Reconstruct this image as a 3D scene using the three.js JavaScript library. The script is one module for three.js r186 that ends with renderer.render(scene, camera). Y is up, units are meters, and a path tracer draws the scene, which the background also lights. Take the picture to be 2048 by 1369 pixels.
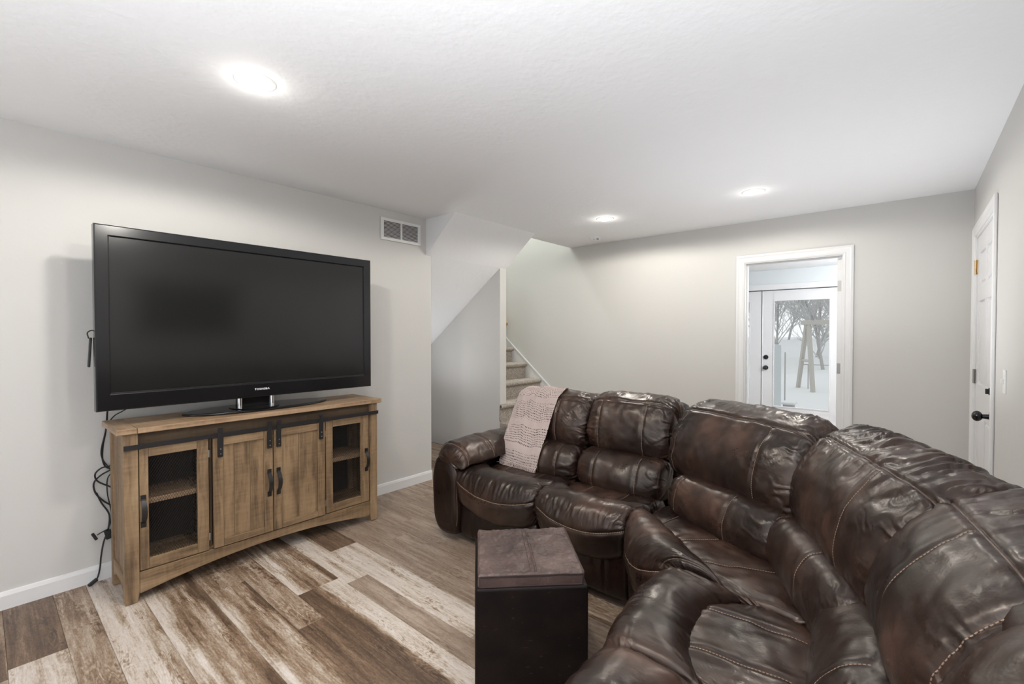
import * as THREE from 'three';
import { RoundedBoxGeometry } from 'three/addons/geometries/RoundedBoxGeometry.js';
import { TextGeometry } from 'three/addons/geometries/TextGeometry.js';
import { FontLoader } from 'three/addons/loaders/FontLoader.js';
import { mergeGeometries, mergeVertices } from 'three/addons/utils/BufferGeometryUtils.js';
import { createNoise2D, createNoise3D } from 'simplex-noise';

// ------------------------------------------------------------------ camera, sky, exposure, lights
const scene = new THREE.Scene();
const camera = new THREE.PerspectiveCamera(73.29, 2048 / 1369, 0.05, 200);
camera.rotation.order = 'YXZ';
camera.position.set(0, 1.3718, 0);
camera.rotation.set(-0.016846, 0.710118, 0);
scene.add(camera);

const renderer = new THREE.WebGLRenderer({ antialias: true });
renderer.toneMapping = THREE.LinearToneMapping;
renderer.toneMappingExposure = 1.25;
renderer.shadowMap.enabled = true;
renderer.shadowMap.type = THREE.PCFSoftShadowMap;
scene.background = new THREE.Color().setRGB(1.5, 1.62, 1.8);      // overcast winter sky

const HALO = 0.016;
const LAMPS = [
  [-2.104, -0.782, 3.7, 'recessed ceiling light above the television, nearest of the three in view'],
  [-2.134, -3.801, 3.3, 'recessed ceiling light beside the smoke alarm'],
  [-0.888, -3.809, 2.0, 'recessed ceiling light nearest the open doorway'],
  [-0.890, -0.782, 3.0, 'recessed ceiling light above the viewer'],
  [-2.104, 1.55, 0.4, 'recessed ceiling light by the rear window, television side'],
  [-0.890, 1.55, 0.4, 'recessed ceiling light by the rear window, sofa side'],
];
function downlight(x, y, z, power, tone = 0xfffaf1) {
  const s = new THREE.SpotLight(tone, power, 0, 1.53, 0.12, 2);
  s.position.set(x, y, z); s.target.position.set(x, y - 1, z);
  s.castShadow = true; s.shadow.radius = 3.2; s.shadow.mapSize.set(1024, 1024); s.shadow.bias = -0.0005;
  s.name = 'downlight'; scene.add(s); scene.add(s.target);
  const h = new THREE.PointLight(tone, HALO * power, 0, 2);
  h.position.set(x, y - 0.02, z); h.castShadow = true; h.shadow.radius = 2; h.name = 'halo'; scene.add(h);
}
for (const [x, z, power] of LAMPS) downlight(x, 2.412, z, power);
{ const p = new THREE.PointLight(0xfdfdff, 4.6, 0, 2); p.position.set(0.05, 1.85, -6.7); p.castShadow = true; p.shadow.radius = 6; p.name = 'pendant_glow'; scene.add(p); }
downlight(-4.4, 4.50, -4.33, 11, 0xf3faf7);

// can lamps standing on the floor, throwing their light up at the ceiling
const CANS = [   // x, z, power, half angle
  [-2.60, 0.85, 1.0, 1.15, 'squat black up-lighting can lamp on the floor behind the viewer, on the television side'],
  [0.08, 0.50, 28, 1.22, 'squat black up-lighting can lamp on the floor behind the viewer, on the sofa side'],
  [-0.50, -3.45, 4.7, 1.08, 'squat black up-lighting can lamp on the floor behind the sofa corner'],
  [-4.10, -3.05, 1.15, 1.35, 'squat black up-lighting can lamp on the floor inside the alcove'],
];
for (const [x, z, power, angle] of CANS) {
  const s = new THREE.SpotLight(0xf6f9ff, power, 0, angle, 0.8, 2); s.position.set(x, 0.44, z); s.target.position.set(x, 1.5, z - 0.01);
  s.castShadow = true; s.shadow.radius = 4; s.shadow.mapSize.set(1024, 1024); s.name = 'uplight'; scene.add(s); scene.add(s.target);
}

// ------------------------------------------------------------------ helpers
function rng(seed) { return () => { seed = (seed + 0x6d2b79f5) | 0; let t = Math.imul(seed ^ (seed >>> 15), 1 | seed); t = (t + Math.imul(t ^ (t >>> 7), 61 | t)) ^ t; return ((t ^ (t >>> 14)) >>> 0) / 4294967296; }; }
const N2 = createNoise2D(rng(11)), N3 = createNoise3D(rng(23));
const clamp = (x, a = 0, b = 1) => Math.min(b, Math.max(a, x));
const sstep = (a, b, x) => { const t = clamp((x - a) / (b - a)); return t * t * (3 - 2 * t); };
const mix = (a, b, t) => a + (b - a) * t;
const used = new Map();
function numbered(n) { const k = used.get(n) || 0; used.set(n, k + 1); return k ? n + '_' + String(k).padStart(3, '0') : n; }
function shade(o) { o.traverse((m) => { if (m.isMesh) { m.castShadow = true; m.receiveShadow = true; } }); return o; }
function tag(o, label, category, group, kind) {
  if (label) o.userData.label = label; if (category) o.userData.category = category;
  if (group) o.userData.group = group; if (kind) o.userData.kind = kind; return o;
}
function thing(name, label, category, p = [0, 0, 0], turn = 0, group) {
  const g = new THREE.Group(); g.name = numbered(name); g.position.set(...p); g.rotation.y = turn; scene.add(g);
  return tag(g, label, category, group);
}
function mesh(name, geo, mat, parent = scene) {
  if (Array.isArray(geo)) geo = merge(geo);
  const m = new THREE.Mesh(geo, mat); m.name = parent === scene ? numbered(name) : partName(parent, name);
  m.castShadow = m.receiveShadow = true; parent.add(m); return m;
}
const partUse = new Map();
function partName(parent, n) { const k = n; const c = partUse.get(k) || 0; partUse.set(k, c + 1); return c ? n + '_' + String(c).padStart(3, '0') : n; }
function merge(list) {
  list = list.map((g) => { g = g.index ? g.toNonIndexed() : g; for (const k of Object.keys(g.attributes)) if (!['position', 'normal', 'uv'].includes(k)) g.deleteAttribute(k); return g; });
  return mergeGeometries(list, false);
}
function struct(name, geo, mat, parent = scene) { const m = mesh(name, geo, mat, parent); if (parent === scene) m.userData.kind = 'structure'; return m; }
// uv in metres by the side that a face looks to; u runs along the grain axis
function uvMetres(g, grain = 0, off = [0, 0]) {
  const p = g.attributes.position, n = g.attributes.normal, uv = new Float32Array(p.count * 2), P = [0, 0, 0], M = [0, 0, 0];
  for (let i = 0; i < p.count; i++) {
    P[0] = p.getX(i); P[1] = p.getY(i); P[2] = p.getZ(i); M[0] = Math.abs(n.getX(i)); M[1] = Math.abs(n.getY(i)); M[2] = Math.abs(n.getZ(i));
    let a = 0; if (M[1] > M[a] + 1e-3) a = 1; if (M[2] > M[a] + 1e-3) a = 2;
    let u, v; if (a !== grain) { u = P[grain]; v = P[3 - a - grain]; } else { u = P[(a + 1) % 3]; v = P[(a + 2) % 3]; }
    uv[2 * i] = u + off[0]; uv[2 * i + 1] = v + off[1];
  }
  g.setAttribute('uv', new THREE.BufferAttribute(uv, 2)); return g;
}
let offSeed = rng(5);
// box from corner to corner with chamfered edges
function box(x0, x1, y0, y1, z0, z1, r = 0.002, grain = 0) {
  const w = x1 - x0, h = y1 - y0, d = z1 - z0; r = Math.min(r, w * 0.45, h * 0.45, d * 0.45);
  let g = r > 0 ? new RoundedBoxGeometry(w, h, d, 1, r) : new THREE.BoxGeometry(w, h, d);
  if (g.index) g = g.toNonIndexed();
  g.translate((x0 + x1) / 2, (y0 + y1) / 2, (z0 + z1) / 2);
  return uvMetres(g, grain, [offSeed() * 3, offSeed() * 3]);
}
function slab(points, depth, bevel = 0, holes = []) {     // polygon in x,y pushed along +z
  const s = new THREE.Shape(points.map((p) => new THREE.Vector2(...p)));
  for (const h of holes) s.holes.push(new THREE.Path(h.map((p) => new THREE.Vector2(...p))));
  return new THREE.ExtrudeGeometry(s, { depth, bevelEnabled: bevel > 0, bevelSize: bevel, bevelThickness: bevel, bevelOffset: -bevel, bevelSegments: 2, curveSegments: 24 });
}
function flatUV(g, grain = 0) { if (g.index) g = g.toNonIndexed(); g.computeVertexNormals(); return uvMetres(g, grain, [offSeed() * 3, offSeed() * 3]); }
function tube(pts, r, seg = 40, rad = 6, closed = false) {
  return new THREE.TubeGeometry(new THREE.CatmullRomCurve3(pts.map((p) => (p.isVector3 ? p : new THREE.Vector3(...p))), closed, 'centripetal'), seg, r, rad, closed);
}
function cyl(r0, r1, h, x, y, z, axis = 'y', seg = 24) {
  const g = new THREE.CylinderGeometry(r0, r1, h, seg); if (axis === 'x') g.rotateZ(-Math.PI / 2); if (axis === 'z') g.rotateX(Math.PI / 2); g.translate(x, y, z); return g;
}
function lathe(prof, seg = 40) { return new THREE.LatheGeometry(prof.map((p) => new THREE.Vector2(...p)), seg); }

// ------------------------------------------------------------------ textures
function hash(x, y, s) { let h = Math.imul(x, 374761393) ^ Math.imul(y, 668265263) ^ Math.imul(s, 2246822519); h = Math.imul(h ^ (h >>> 13), 1274126177); return ((h ^ (h >>> 16)) >>> 0) / 4294967296; }
function vn(x, y, px, py, s) {       // periodic value noise
  const ix = Math.floor(x), iy = Math.floor(y), fx = x - ix, fy = y - iy, u = fx * fx * (3 - 2 * fx), v = fy * fy * (3 - 2 * fy);
  const X0 = ((ix % px) + px) % px, X1 = (X0 + 1) % px, Y0 = ((iy % py) + py) % py, Y1 = (Y0 + 1) % py;
  return mix(mix(hash(X0, Y0, s), hash(X1, Y0, s), u), mix(hash(X0, Y1, s), hash(X1, Y1, s), u), v);
}
function fbm(x, y, px, py, oct, s) { let a = 0.5, t = 0, n = 0; for (let i = 0; i < oct; i++) { t += a * vn(x, y, px, py, s + i * 17); n += a; a *= 0.5; x *= 2; y *= 2; px *= 2; py *= 2; } return t / n; }
function dataTex(w, h, fn, srgb = true, rx = 1, ry = 1) {
  const d = new Uint8Array(w * h * 4);
  for (let y = 0, o = 0; y < h; y++) for (let x = 0; x < w; x++, o += 4) { const c = fn(x / w, y / h, x, y); d[o] = clamp(c[0], 0, 255); d[o + 1] = clamp(c[1], 0, 255); d[o + 2] = clamp(c[2], 0, 255); d[o + 3] = c[3] ?? 255; }
  const t = new THREE.DataTexture(d, w, h); t.wrapS = t.wrapT = THREE.RepeatWrapping; t.magFilter = THREE.LinearFilter; t.minFilter = THREE.LinearMipmapLinearFilter; t.generateMipmaps = true;
  if (srgb) t.colorSpace = THREE.SRGBColorSpace; t.repeat.set(rx, ry); t.needsUpdate = true; return t;
}
function ramp(stops, t) { t = clamp(t); for (let i = 1; i < stops.length; i++) if (t <= stops[i][0]) { const a = stops[i - 1], b = stops[i], k = (t - a[0]) / (b[0] - a[0]); return [mix(a[1], b[1], k), mix(a[2], b[2], k), mix(a[3], b[3], k)]; } const e = stops[stops.length - 1]; return [e[1], e[2], e[3]]; }

// floor plank print: 1.3 m long x 0.24 m wide
const PW = 1024, PH = 256;
function plankTex(seed, base, spread, bias, stops) {
  return dataTex(PW, PH, (u, v) => {
    const x = u * 8, y = v * 4;
    const w1 = fbm(x, y * 2, 8, 8, 3, seed) - 0.5;
    let f = base + spread * (fbm(u * 4 + w1 * 0.5, v * 8 + w1, 4, 8, 4, seed + 1) - 0.5) * 2 + bias(v + 0.25 * w1 + 0.06 * (fbm(u * 20, v * 6, 20, 6, 3, seed + 9) - 0.5));
    f += 0.24 * (fbm(u * 7, v * 34 + w1 * 2, 7, 34, 3, seed + 2) - 0.5);            // streaks
    f += 0.20 * (fbm(u * 110, v * 64, 110, 64, 2, seed + 3) - 0.5);                      // grain specks
    f += 0.10 * (fbm(u * 30, v * 110, 30, 110, 2, seed + 13) - 0.5);
    // cathedral rings around a few hearts
    const hx = 3 * (fbm(u * 3, v * 2, 3, 2, 2, seed + 4)), ring = Math.sin((hx * 7 + fbm(u * 9, v * 14, 9, 14, 3, seed + 5) * 4 + v * 6) * 6.283);
    const rm = sstep(0.50, 0.68, fbm(u * 6, v * 4, 6, 4, 2, seed + 6));
    f -= 0.075 * rm * ring;
    const flake = sstep(0.60, 0.72, fbm(u * 34, v * 20, 34, 20, 3, seed + 7)); f -= 0.12 * flake * (0.4 + rm);
    const c = ramp(stops, f), sp = hash(Math.floor(u * PW), Math.floor(v * PH), seed) - 0.5;
    return [c[0] + sp * 9, c[1] + sp * 9, c[2] + sp * 9];
  });
}
const ST = [[0, 62, 49, 40], [0.28, 101, 81, 65], [0.45, 135, 112, 92], [0.60, 166, 149, 131], [0.74, 197, 185, 173], [1, 220, 212, 206]];
const STG = [[0, 100, 84, 71], [0.3, 138, 119, 103], [0.5, 165, 147, 131], [0.68, 184, 170, 156], [0.84, 205, 194, 183], [1, 221, 213, 205]];
const plankT = {
  cream: plankTex(101, 0.76, 0.22, (v) => (v > 0.72 ? -(v - 0.72) * 0.9 : 0), ST),
  dark: plankTex(202, 0.30, 0.20, () => 0, ST),
  tan: plankTex(303, 0.47, 0.26, () => 0, ST),
  split: plankTex(404, 0.50, 0.16, (v) => (sstep(0.36, 0.58, v) - 0.5) * 0.52, ST),
  mixed: plankTex(505, 0.53, 0.40, (v) => (0.5 - v) * 0.35, ST),
  grey: plankTex(606, 0.40, 0.24, () => 0, STG),
};
const plankBump = dataTex(512, 256, (u, v) => { const f = 255 * (0.6 * fbm(u * 24, v * 60, 24, 60, 3, 71) + 0.4 * fbm(u * 60, v * 30, 60, 30, 2, 72)); return [f, f, f]; }, false);
const plankMat = {};
for (const k in plankT) plankMat[k] = new THREE.MeshStandardMaterial({ name: 'plank ' + k, map: plankT[k], roughness: 0.42, bumpMap: plankBump, bumpScale: 0.0006 });

// orange-peel paint
const peel = dataTex(512, 512, (u, v) => { const f = 255 * (0.55 * fbm(u * 40, v * 40, 40, 40, 3, 31) + 0.45 * fbm(u * 14, v * 14, 14, 14, 2, 32)); return [f, f, f]; }, false, 1, 1);
const peelFine = peel.clone(); peelFine.repeat.set(1.4, 1.4); peelFine.needsUpdate = true;
const peelC = peel.clone(); peelC.repeat.set(1.0, 1.0); peelC.needsUpdate = true;
const M = {};
const std = (name, o) => (M[name] = new THREE.MeshStandardMaterial({ name, ...o }));
std('wall', { color: new THREE.Color().setRGB(0.645, 0.635, 0.612), roughness: 0.55, bumpMap: peelFine, bumpScale: 0.0007 });
std('ceiling', { color: new THREE.Color().setRGB(0.90, 0.91, 0.92), roughness: 0.85, bumpMap: peelC, bumpScale: 0.0028 });
std('trim', { color: new THREE.Color().setRGB(0.80, 0.80, 0.80), roughness: 0.35 });
std('doorWhite', { color: new THREE.Color().setRGB(0.82, 0.82, 0.83), roughness: 0.32 });
std('blueWall', { color: new THREE.Color().setRGB(0.74, 0.785, 0.805), roughness: 0.6 });
std('blackGloss', { color: new THREE.Color().setRGB(0.008, 0.008, 0.009), roughness: 0.16 });
std('screen', { color: new THREE.Color().setRGB(0.012, 0.012, 0.012), roughness: 0.15 });
std('blackMatte', { color: new THREE.Color().setRGB(0.015, 0.015, 0.016), roughness: 0.5 });
std('iron', { color: new THREE.Color().setRGB(0.028, 0.026, 0.027), roughness: 0.42, metalness: 0.4, bumpMap: peel, bumpScale: 0.0004 });
std('ironSilver', { color: new THREE.Color().setRGB(0.35, 0.34, 0.33), roughness: 0.4, metalness: 0.8 });
std('chrome', { color: new THREE.Color().setRGB(0.8, 0.8, 0.8), roughness: 0.12, metalness: 1 });
std('nickel', { color: new THREE.Color().setRGB(0.42, 0.41, 0.39), roughness: 0.35, metalness: 0.9 });
std('brass', { color: new THREE.Color().setRGB(0.55, 0.40, 0.20), roughness: 0.3, metalness: 0.9 });
std('white', { color: new THREE.Color().setRGB(0.82, 0.82, 0.81), roughness: 0.4 });
std('darkHole', { color: new THREE.Color().setRGB(0.02, 0.02, 0.02), roughness: 0.9 });
std('lens', { color: 0xffffff, emissive: 0xfffaf2, emissiveIntensity: 2.2, roughness: 0.5 });
std('snow', { color: new THREE.Color().setRGB(0.72, 0.73, 0.73), roughness: 0.9 });
std('bark', { color: new THREE.Color().setRGB(0.42, 0.41, 0.40), roughness: 0.95 });
std('twig', { color: new THREE.Color().setRGB(0.56, 0.56, 0.55), roughness: 0.95 });
std('timber', { color: new THREE.Color().setRGB(0.50, 0.48, 0.44), roughness: 0.9 });
std('letter', { color: new THREE.Color().setRGB(0.75, 0.75, 0.75), roughness: 0.35 });
M.tinted = new THREE.MeshPhysicalMaterial({ name: 'tinted glass', color: new THREE.Color().setRGB(0.52, 0.50, 0.46), transmission: 1, thickness: 0, roughness: 0, ior: 1.3 });
M.glass = new THREE.MeshPhysicalMaterial({ name: 'glass', color: 0xffffff, transmission: 1, thickness: 0, roughness: 0, ior: 1.45 });

// weathered brown wood for the stand
function standWood(seed, lo, mid, hi) {
  return dataTex(1024, 512, (u, v) => {
    const w = fbm(u * 4, v * 6, 4, 6, 3, seed) - 0.5;
    let f = 0.5 + 0.5 * (fbm(u * 3, v * 10 + w, 3, 10, 4, seed + 1) - 0.5) * 2;
    f += 0.35 * (fbm(u * 6 + w * 0.4, v * 60 + w * 5, 6, 60, 3, seed + 2) - 0.5);
    f += 0.22 * (fbm(u * 90, v * 8, 90, 8, 2, seed + 3) - 0.5);       // saw marks across the grain
    const ring = Math.sin((fbm(u * 2, v * 5, 2, 5, 3, seed + 6) * 7 + v * 9) * 6.283); f += 0.07 * ring * sstep(0.45, 0.65, fbm(u * 3, v * 3, 3, 3, 2, seed + 8));
    f -= 0.14 * sstep(0.68, 0.82, fbm(u * 10, v * 40, 10, 40, 2, seed + 4));
    return ramp([[0, ...lo], [0.5, ...mid], [1, ...hi]], f);
  }, true, 1.0, 2.0);
}
const woodA = standWood(900, [88, 70, 51], [137, 112, 84], [168, 143, 110]);
const woodTop = standWood(950, [112, 88, 64], [156, 129, 101], [184, 158, 130]);
const woodBump = dataTex(512, 256, (u, v) => { const f = 255 * (0.6 * fbm(u * 6, v * 60, 6, 60, 3, 81) + 0.4 * fbm(u * 80, v * 8, 80, 8, 2, 82)); return [f, f, f]; }, false, 1, 2);
std('wood', { map: woodA, roughness: 0.55, bumpMap: woodBump, bumpScale: 0.0006 });
std('woodTop', { map: woodTop, roughness: 0.45, bumpMap: woodBump, bumpScale: 0.0005 });
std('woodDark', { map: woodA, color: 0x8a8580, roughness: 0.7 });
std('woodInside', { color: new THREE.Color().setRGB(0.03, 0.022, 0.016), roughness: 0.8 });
std('oak', { color: new THREE.Color().setRGB(0.42, 0.22, 0.07), roughness: 0.4 });

// leather
const leatherMap = dataTex(1024, 1024, (u, v) => {
  const a = fbm(u * 5, v * 5, 5, 5, 5, 41), b = fbm(u * 40, v * 40, 40, 40, 3, 43);
  const f = 0.5 + (a - 0.5) * 1.5 + (b - 0.5) * 0.35;
  return ramp([[0, 20, 13, 11], [0.5, 43, 29, 24], [1, 78, 56, 46]], f);
}, true, 1, 1);
const leatherRough = dataTex(512, 512, (u, v) => { const f = 255 * (0.36 + 0.30 * (fbm(u * 8, v * 8, 8, 8, 4, 45) - 0.5) + 0.10 * (fbm(u * 60, v * 60, 60, 60, 2, 46) - 0.5)); return [f, f, f]; }, false, 1.3, 1.3);
const leatherBump = dataTex(1024, 1024, (u, v) => {
  const f = 0.5 * fbm(u * 120, v * 120, 120, 120, 2, 47) + 0.5 * fbm(u * 24, v * 24, 24, 24, 3, 48); return [f * 255, f * 255, f * 255];
}, false, 1.6, 1.6);
M.leather = new THREE.MeshPhysicalMaterial({ name: 'leather', specularIntensity: 1, ior: 1.58, specularColor: new THREE.Color(1, 0.90, 0.82), map: leatherMap, roughness: 1, roughnessMap: leatherRough, bumpMap: leatherBump, bumpScale: 0.0005 });
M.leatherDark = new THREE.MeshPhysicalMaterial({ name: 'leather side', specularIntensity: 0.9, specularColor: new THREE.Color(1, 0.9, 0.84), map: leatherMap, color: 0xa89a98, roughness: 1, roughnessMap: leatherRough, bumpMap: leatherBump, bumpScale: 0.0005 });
const threadMap = dataTex(16, 1, (u) => (u < 0.62 ? [156, 130, 110] : [66, 48, 41]), true, 1, 1);
std('thread', { map: threadMap, roughness: 0.7 });
std('piping', { color: new THREE.Color().setRGB(0.075, 0.048, 0.038), roughness: 0.4 });
const ottoMap = dataTex(512, 512, (u, v) => {
  const a = fbm(u * 5, v * 5, 5, 5, 5, 61); const sc = sstep(0.68, 0.78, fbm(u * 30, v * 14, 30, 14, 3, 62));
  const c = ramp([[0, 62, 48, 45], [0.5, 81, 64, 60], [1, 104, 86, 81]], 0.5 + (a - 0.5) * 1.4); return [c[0] + sc * 16, c[1] + sc * 15, c[2] + sc * 14];
}, true, 2, 2);
const ottoSide = dataTex(512, 512, (u, v, x, y) => {
  const a = fbm(u * 6, v * 6, 6, 6, 4, 65), sp = hash(x, y, 66) > 0.9990 ? 70 : 0, sc = 26 * sstep(0.80, 0.84, fbm(u * 14, v * 40, 14, 40, 3, 67));
  const c = ramp([[0, 14, 9, 8], [0.5, 21, 14, 13], [1, 30, 21, 19]], 0.5 + (a - 0.5) * 1.4); return [c[0] + sp + sc, c[1] + sp + sc, c[2] + sp + sc];
}, true, 2, 2);
std('ottomanTop', { map: ottoMap, roughness: 0.5, bumpMap: leatherBump, bumpScale: 0.0018 });
M.ottomanSide = new THREE.MeshPhysicalMaterial({ name: 'ottoman side', specularIntensity: 0.45, map: ottoSide, roughness: 0.5, bumpMap: leatherBump, bumpScale: 0.0008 });
// carpet
const carpetMap = dataTex(256, 256, (u, v, x, y) => { const h = hash(x, y, 55), f = 0.6 * fbm(u * 48, v * 48, 48, 48, 2, 56) + 0.4 * h; return ramp([[0, 104, 95, 87], [0.5, 172, 162, 151], [1, 218, 211, 201]], f * 1.3 - 0.15); }, true, 3, 3);
std('carpet', { map: carpetMap, roughness: 0.98, bumpMap: carpetMap, bumpScale: 0.006 });

// ------------------------------------------------------------------ room shell
const H = 2.44, TVX = -3.405, RX = 0.364, BZ = -4.80, FZ = 2.7;
{ // floor: sub-floor with every plank its own piece
  const fl = struct('floor', box(-5.6, RX + 0.15, -0.12, -0.006, BZ - 0.13, FZ + 0.15, 0), M.darkHole);
  const r = rng(77), W7 = 0.178, W5 = 0.127, W9 = 0.229;
  const rows = [];   // [z of the far edge .. near edge]
  const fixed = [[-0.065, W7, [['dark', -2.768], ['cream', -1.55], ['tan', 9]]], [0, W5, [['tan', -2.925], ['tan', -1.70], ['mixed', 9]]], [0, W7, [['cream', -1.72], ['dark', -0.5], ['tan', 9]]],
    [0, W9, [['mixed', -1.40], ['cream', 9]]], [0, W7, [['tan', -2.78], ['mixed', -1.56], ['dark', 9]]], [0, W5, [['tan', -2.128], ['dark', -0.91], ['cream', 9]]],
    [0, W9, [['mixed', -2.412], ['split', -1.19], ['grey', 9]]], [0, W5, [['cream', -2.324], ['grey', -1.10], ['tan', 9]]], [0, W7, [['dark', -2.742], ['cream', -1.482], ['grey', 9]]],
    [0, W5, [['grey', -2.05], ['grey', -0.8], ['dark', 9]]], [0, W7, [['grey', -2.6], ['grey', -1.3], ['grey', 9]]], [0, W7, [['grey', -2.782], ['grey', -1.5], ['tan', 9]]], [0, W7, [['grey', -2.2], ['grey', -1.0], ['grey', 9]]],
    [0, W9, [['grey', -3.07], ['grey', -1.85], ['grey', 9]]]];
  let z = -0.065;
  for (const [, w, c] of fixed) { rows.push([z - w, z, c]); z -= w; }
  const ws = [W5, W7, W9, W7], kinds = ['grey', 'grey', 'tan', 'grey', 'dark'], near = ['cream', 'tan', 'dark', 'mixed', 'split', 'grey'];
  let i = 0;
  while (z > BZ) { const w = ws[i++ % 4]; const e = -3.2 + r() * 1.2; rows.push([Math.max(z - w, BZ), z, [[kinds[i % 5], e], [kinds[(i + 2) % 5], e + 1.22], [kinds[(i + 1) % 5], e + 2.44], ['grey', 9]]]); z -= w; }
  z = -0.065;
  while (z < FZ - 0.01) { const w = ws[i++ % 4]; const e = -3.2 + r() * 1.2; rows.push([z, Math.min(z + w, FZ), [[near[i % 6], e], [near[(i + 2) % 6], e + 1.22], [near[(i + 3) % 6], e + 2.44], ['grey', 9]]]); z += w; }
  const b = 0.0016, dep = 0.0014;
  for (const [z0, z1, cells] of rows) {
    let x0 = z1 < -2.79 && z0 > -3.77 ? -5.4 : TVX;
    for (const [k, xe] of cells) {
      const x1 = Math.min(xe, RX); if (x1 - x0 < 0.02) continue;
      const T = [[x0 + b, 0, z0 + b], [x1 - b, 0, z0 + b], [x1 - b, 0, z1 - b], [x0 + b, 0, z1 - b]], B = [[x0 + 0.0003, -dep, z0 + 0.0003], [x1 - 0.0003, -dep, z0 + 0.0003], [x1 - 0.0003, -dep, z1 - 0.0003], [x0 + 0.0003, -dep, z1 - 0.0003]], D = B.map((p) => [p[0], -0.006, p[2]]);
      const pos = [], uv = [], u0 = r() * 5, v0 = k === 'split' ? 0.02 : r() * Math.max(0.02, 1 - (z1 - z0) / 0.24) , flip = k === 'split' ? false : r() < 0.5;
      const put = (p) => { pos.push(...p); let q = v0 + (z1 - p[2]) / 0.24; if (k === 'split') q = v0 + 0.94 * (z1 - p[2]) / (z1 - z0); uv.push((flip ? -1 : 1) * (p[0] - x0) / 1.3 + u0, q); };
      const quad = (a, c, d, e) => { for (const p of [a, c, d, a, d, e]) put(p); };
      quad(T[0], T[3], T[2], T[1]);
      for (let s = 0; s < 4; s++) { const n = (s + 1) % 4; quad(T[s], T[n], B[n], B[s]); quad(B[s], B[n], D[n], D[s]); }
      const g = new THREE.BufferGeometry(); g.setAttribute('position', new THREE.Float32BufferAttribute(pos, 3)); g.setAttribute('uv', new THREE.Float32BufferAttribute(uv, 2)); g.computeVertexNormals();
      mesh('plank', g, plankMat[k], fl); x0 = x1;
    }
  }
}
const U = (g) => uvMetres(g.index ? g.toNonIndexed() : g, 0);
// ceiling, left open over the stairs
struct('ceiling', merge([U(box(TVX - 0.12, RX + 0.15, H, H + 0.22, -3.86, FZ + 0.15, 0)), U(box(-3.175, RX + 0.15, H, H + 0.22, BZ - 0.12, -3.86, 0))]), M.ceiling);
// wall behind the television, and the alcove beside it
struct('wall_left', merge([U(box(TVX - 0.12, TVX, 0, H, -2.79, FZ + 0.15, 0)), U(box(-5.6, TVX - 0.12, 0, H, -2.79, -2.67, 0))]), M.wall);
struct('wall_alcove', U(box(-5.6, -5.48, 0, H, -3.76, -2.79, 0)), M.wall);
// thin wall between alcove and stairs; it carries on up the stairwell
struct('wall_partition', merge([U(box(-5.9, TVX, 0, 2.104, -3.862, -3.76, 0.004)), U(box(-5.9, -3.175, H + 0.0, 4.6, -3.96, -3.862, 0))]), M.wall);
{ // sloping underside of the upper flight
  const g = slab([[-2.992, H + 0.01], [TVX, 2.102], [-5.48, 0.595], [-5.48, H + 0.01]], 1.128, 0);
  g.translate(0, 0, -3.862); struct('ceiling_slope', flatUV(g), M.ceiling);
}
{ // back wall with the doorway; tall beside the stairs
  const g = slab([[-5.9, 0], [-1.182 - 0.02, 0], [-1.202, 2.063], [-0.406, 2.063], [-0.406, 0], [RX + 0.15, 0], [RX + 0.15, H + 0.2], [-3.175, H + 0.2], [-3.175, 4.6], [-5.9, 4.6]], 0.12, 0);
  g.translate(0, 0, BZ - 0.12); struct('wall_back', flatUV(g), M.wall);
}
struct('wall_stairwell', merge([U(box(-6.02, -5.9, 0, 4.6, BZ - 0.12, -3.86, 0)), U(box(-3.175, -3.05, H + 0.2, 4.6, BZ - 0.12, -3.86, 0)), U(box(-6.02, -3.05, 4.6, 4.72, BZ - 0.12, -3.86, 0))]), M.wall);
{ // right wall with the closed door
  const g = slab([[-FZ - 0.15, 0], [3.665, 0], [3.665, 2.075], [4.635, 2.075], [4.635, 0], [4.92, 0], [4.92, H], [-FZ - 0.15, H]], 0.12, 0);
  g.rotateY(Math.PI / 2); g.translate(RX, 0, 0); struct('wall_right', flatUV(g), M.wall);
}
{ // wall behind the viewer with a window
  const g = slab([[TVX - 0.12, 0], [RX + 0.15, 0], [RX + 0.15, H], [TVX - 0.12, H]], 0.15, 0, [[[-2.45, 0.10], [-2.45, 2.15], [0.15, 2.15], [0.15, 0.10]]]);
  g.translate(0, 0, FZ); struct('wall_rear', flatUV(g), M.wall);
  const X0 = -2.45, X1 = 0.15, Y0 = 0.10, Y1 = 2.15, XM = (X0 + X1) / 2, fr = (a, c, y0, y1) => box(a, c, y0, y1, FZ + 0.02, FZ + 0.10, 0.003);
  const w = struct('window_1', [fr(X0, X1, Y0, Y0 + 0.05), fr(X0, X1, Y1 - 0.05, Y1), fr(X0, X0 + 0.05, Y0 + 0.05, Y1 - 0.05), fr(X1 - 0.05, X1, Y0 + 0.05, Y1 - 0.05), fr(XM - 0.04, XM + 0.04, Y0 + 0.05, Y1 - 0.05)], M.trim);
  for (const [a, c] of [[X0 + 0.05, XM - 0.04], [XM + 0.04, X1 - 0.05]]) { const p = new THREE.PlaneGeometry(c - a, Y1 - Y0 - 0.1); p.translate((a + c) / 2, (Y0 + Y1) / 2, FZ + 0.06); mesh('pane', p, M.glass, w); }
  mesh('window_sill', box(X0 - 0.07, X1 + 0.07, Y0 - 0.04, Y0, FZ - 0.05, FZ + 0.02, 0.006), M.trim, w);
}
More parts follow.
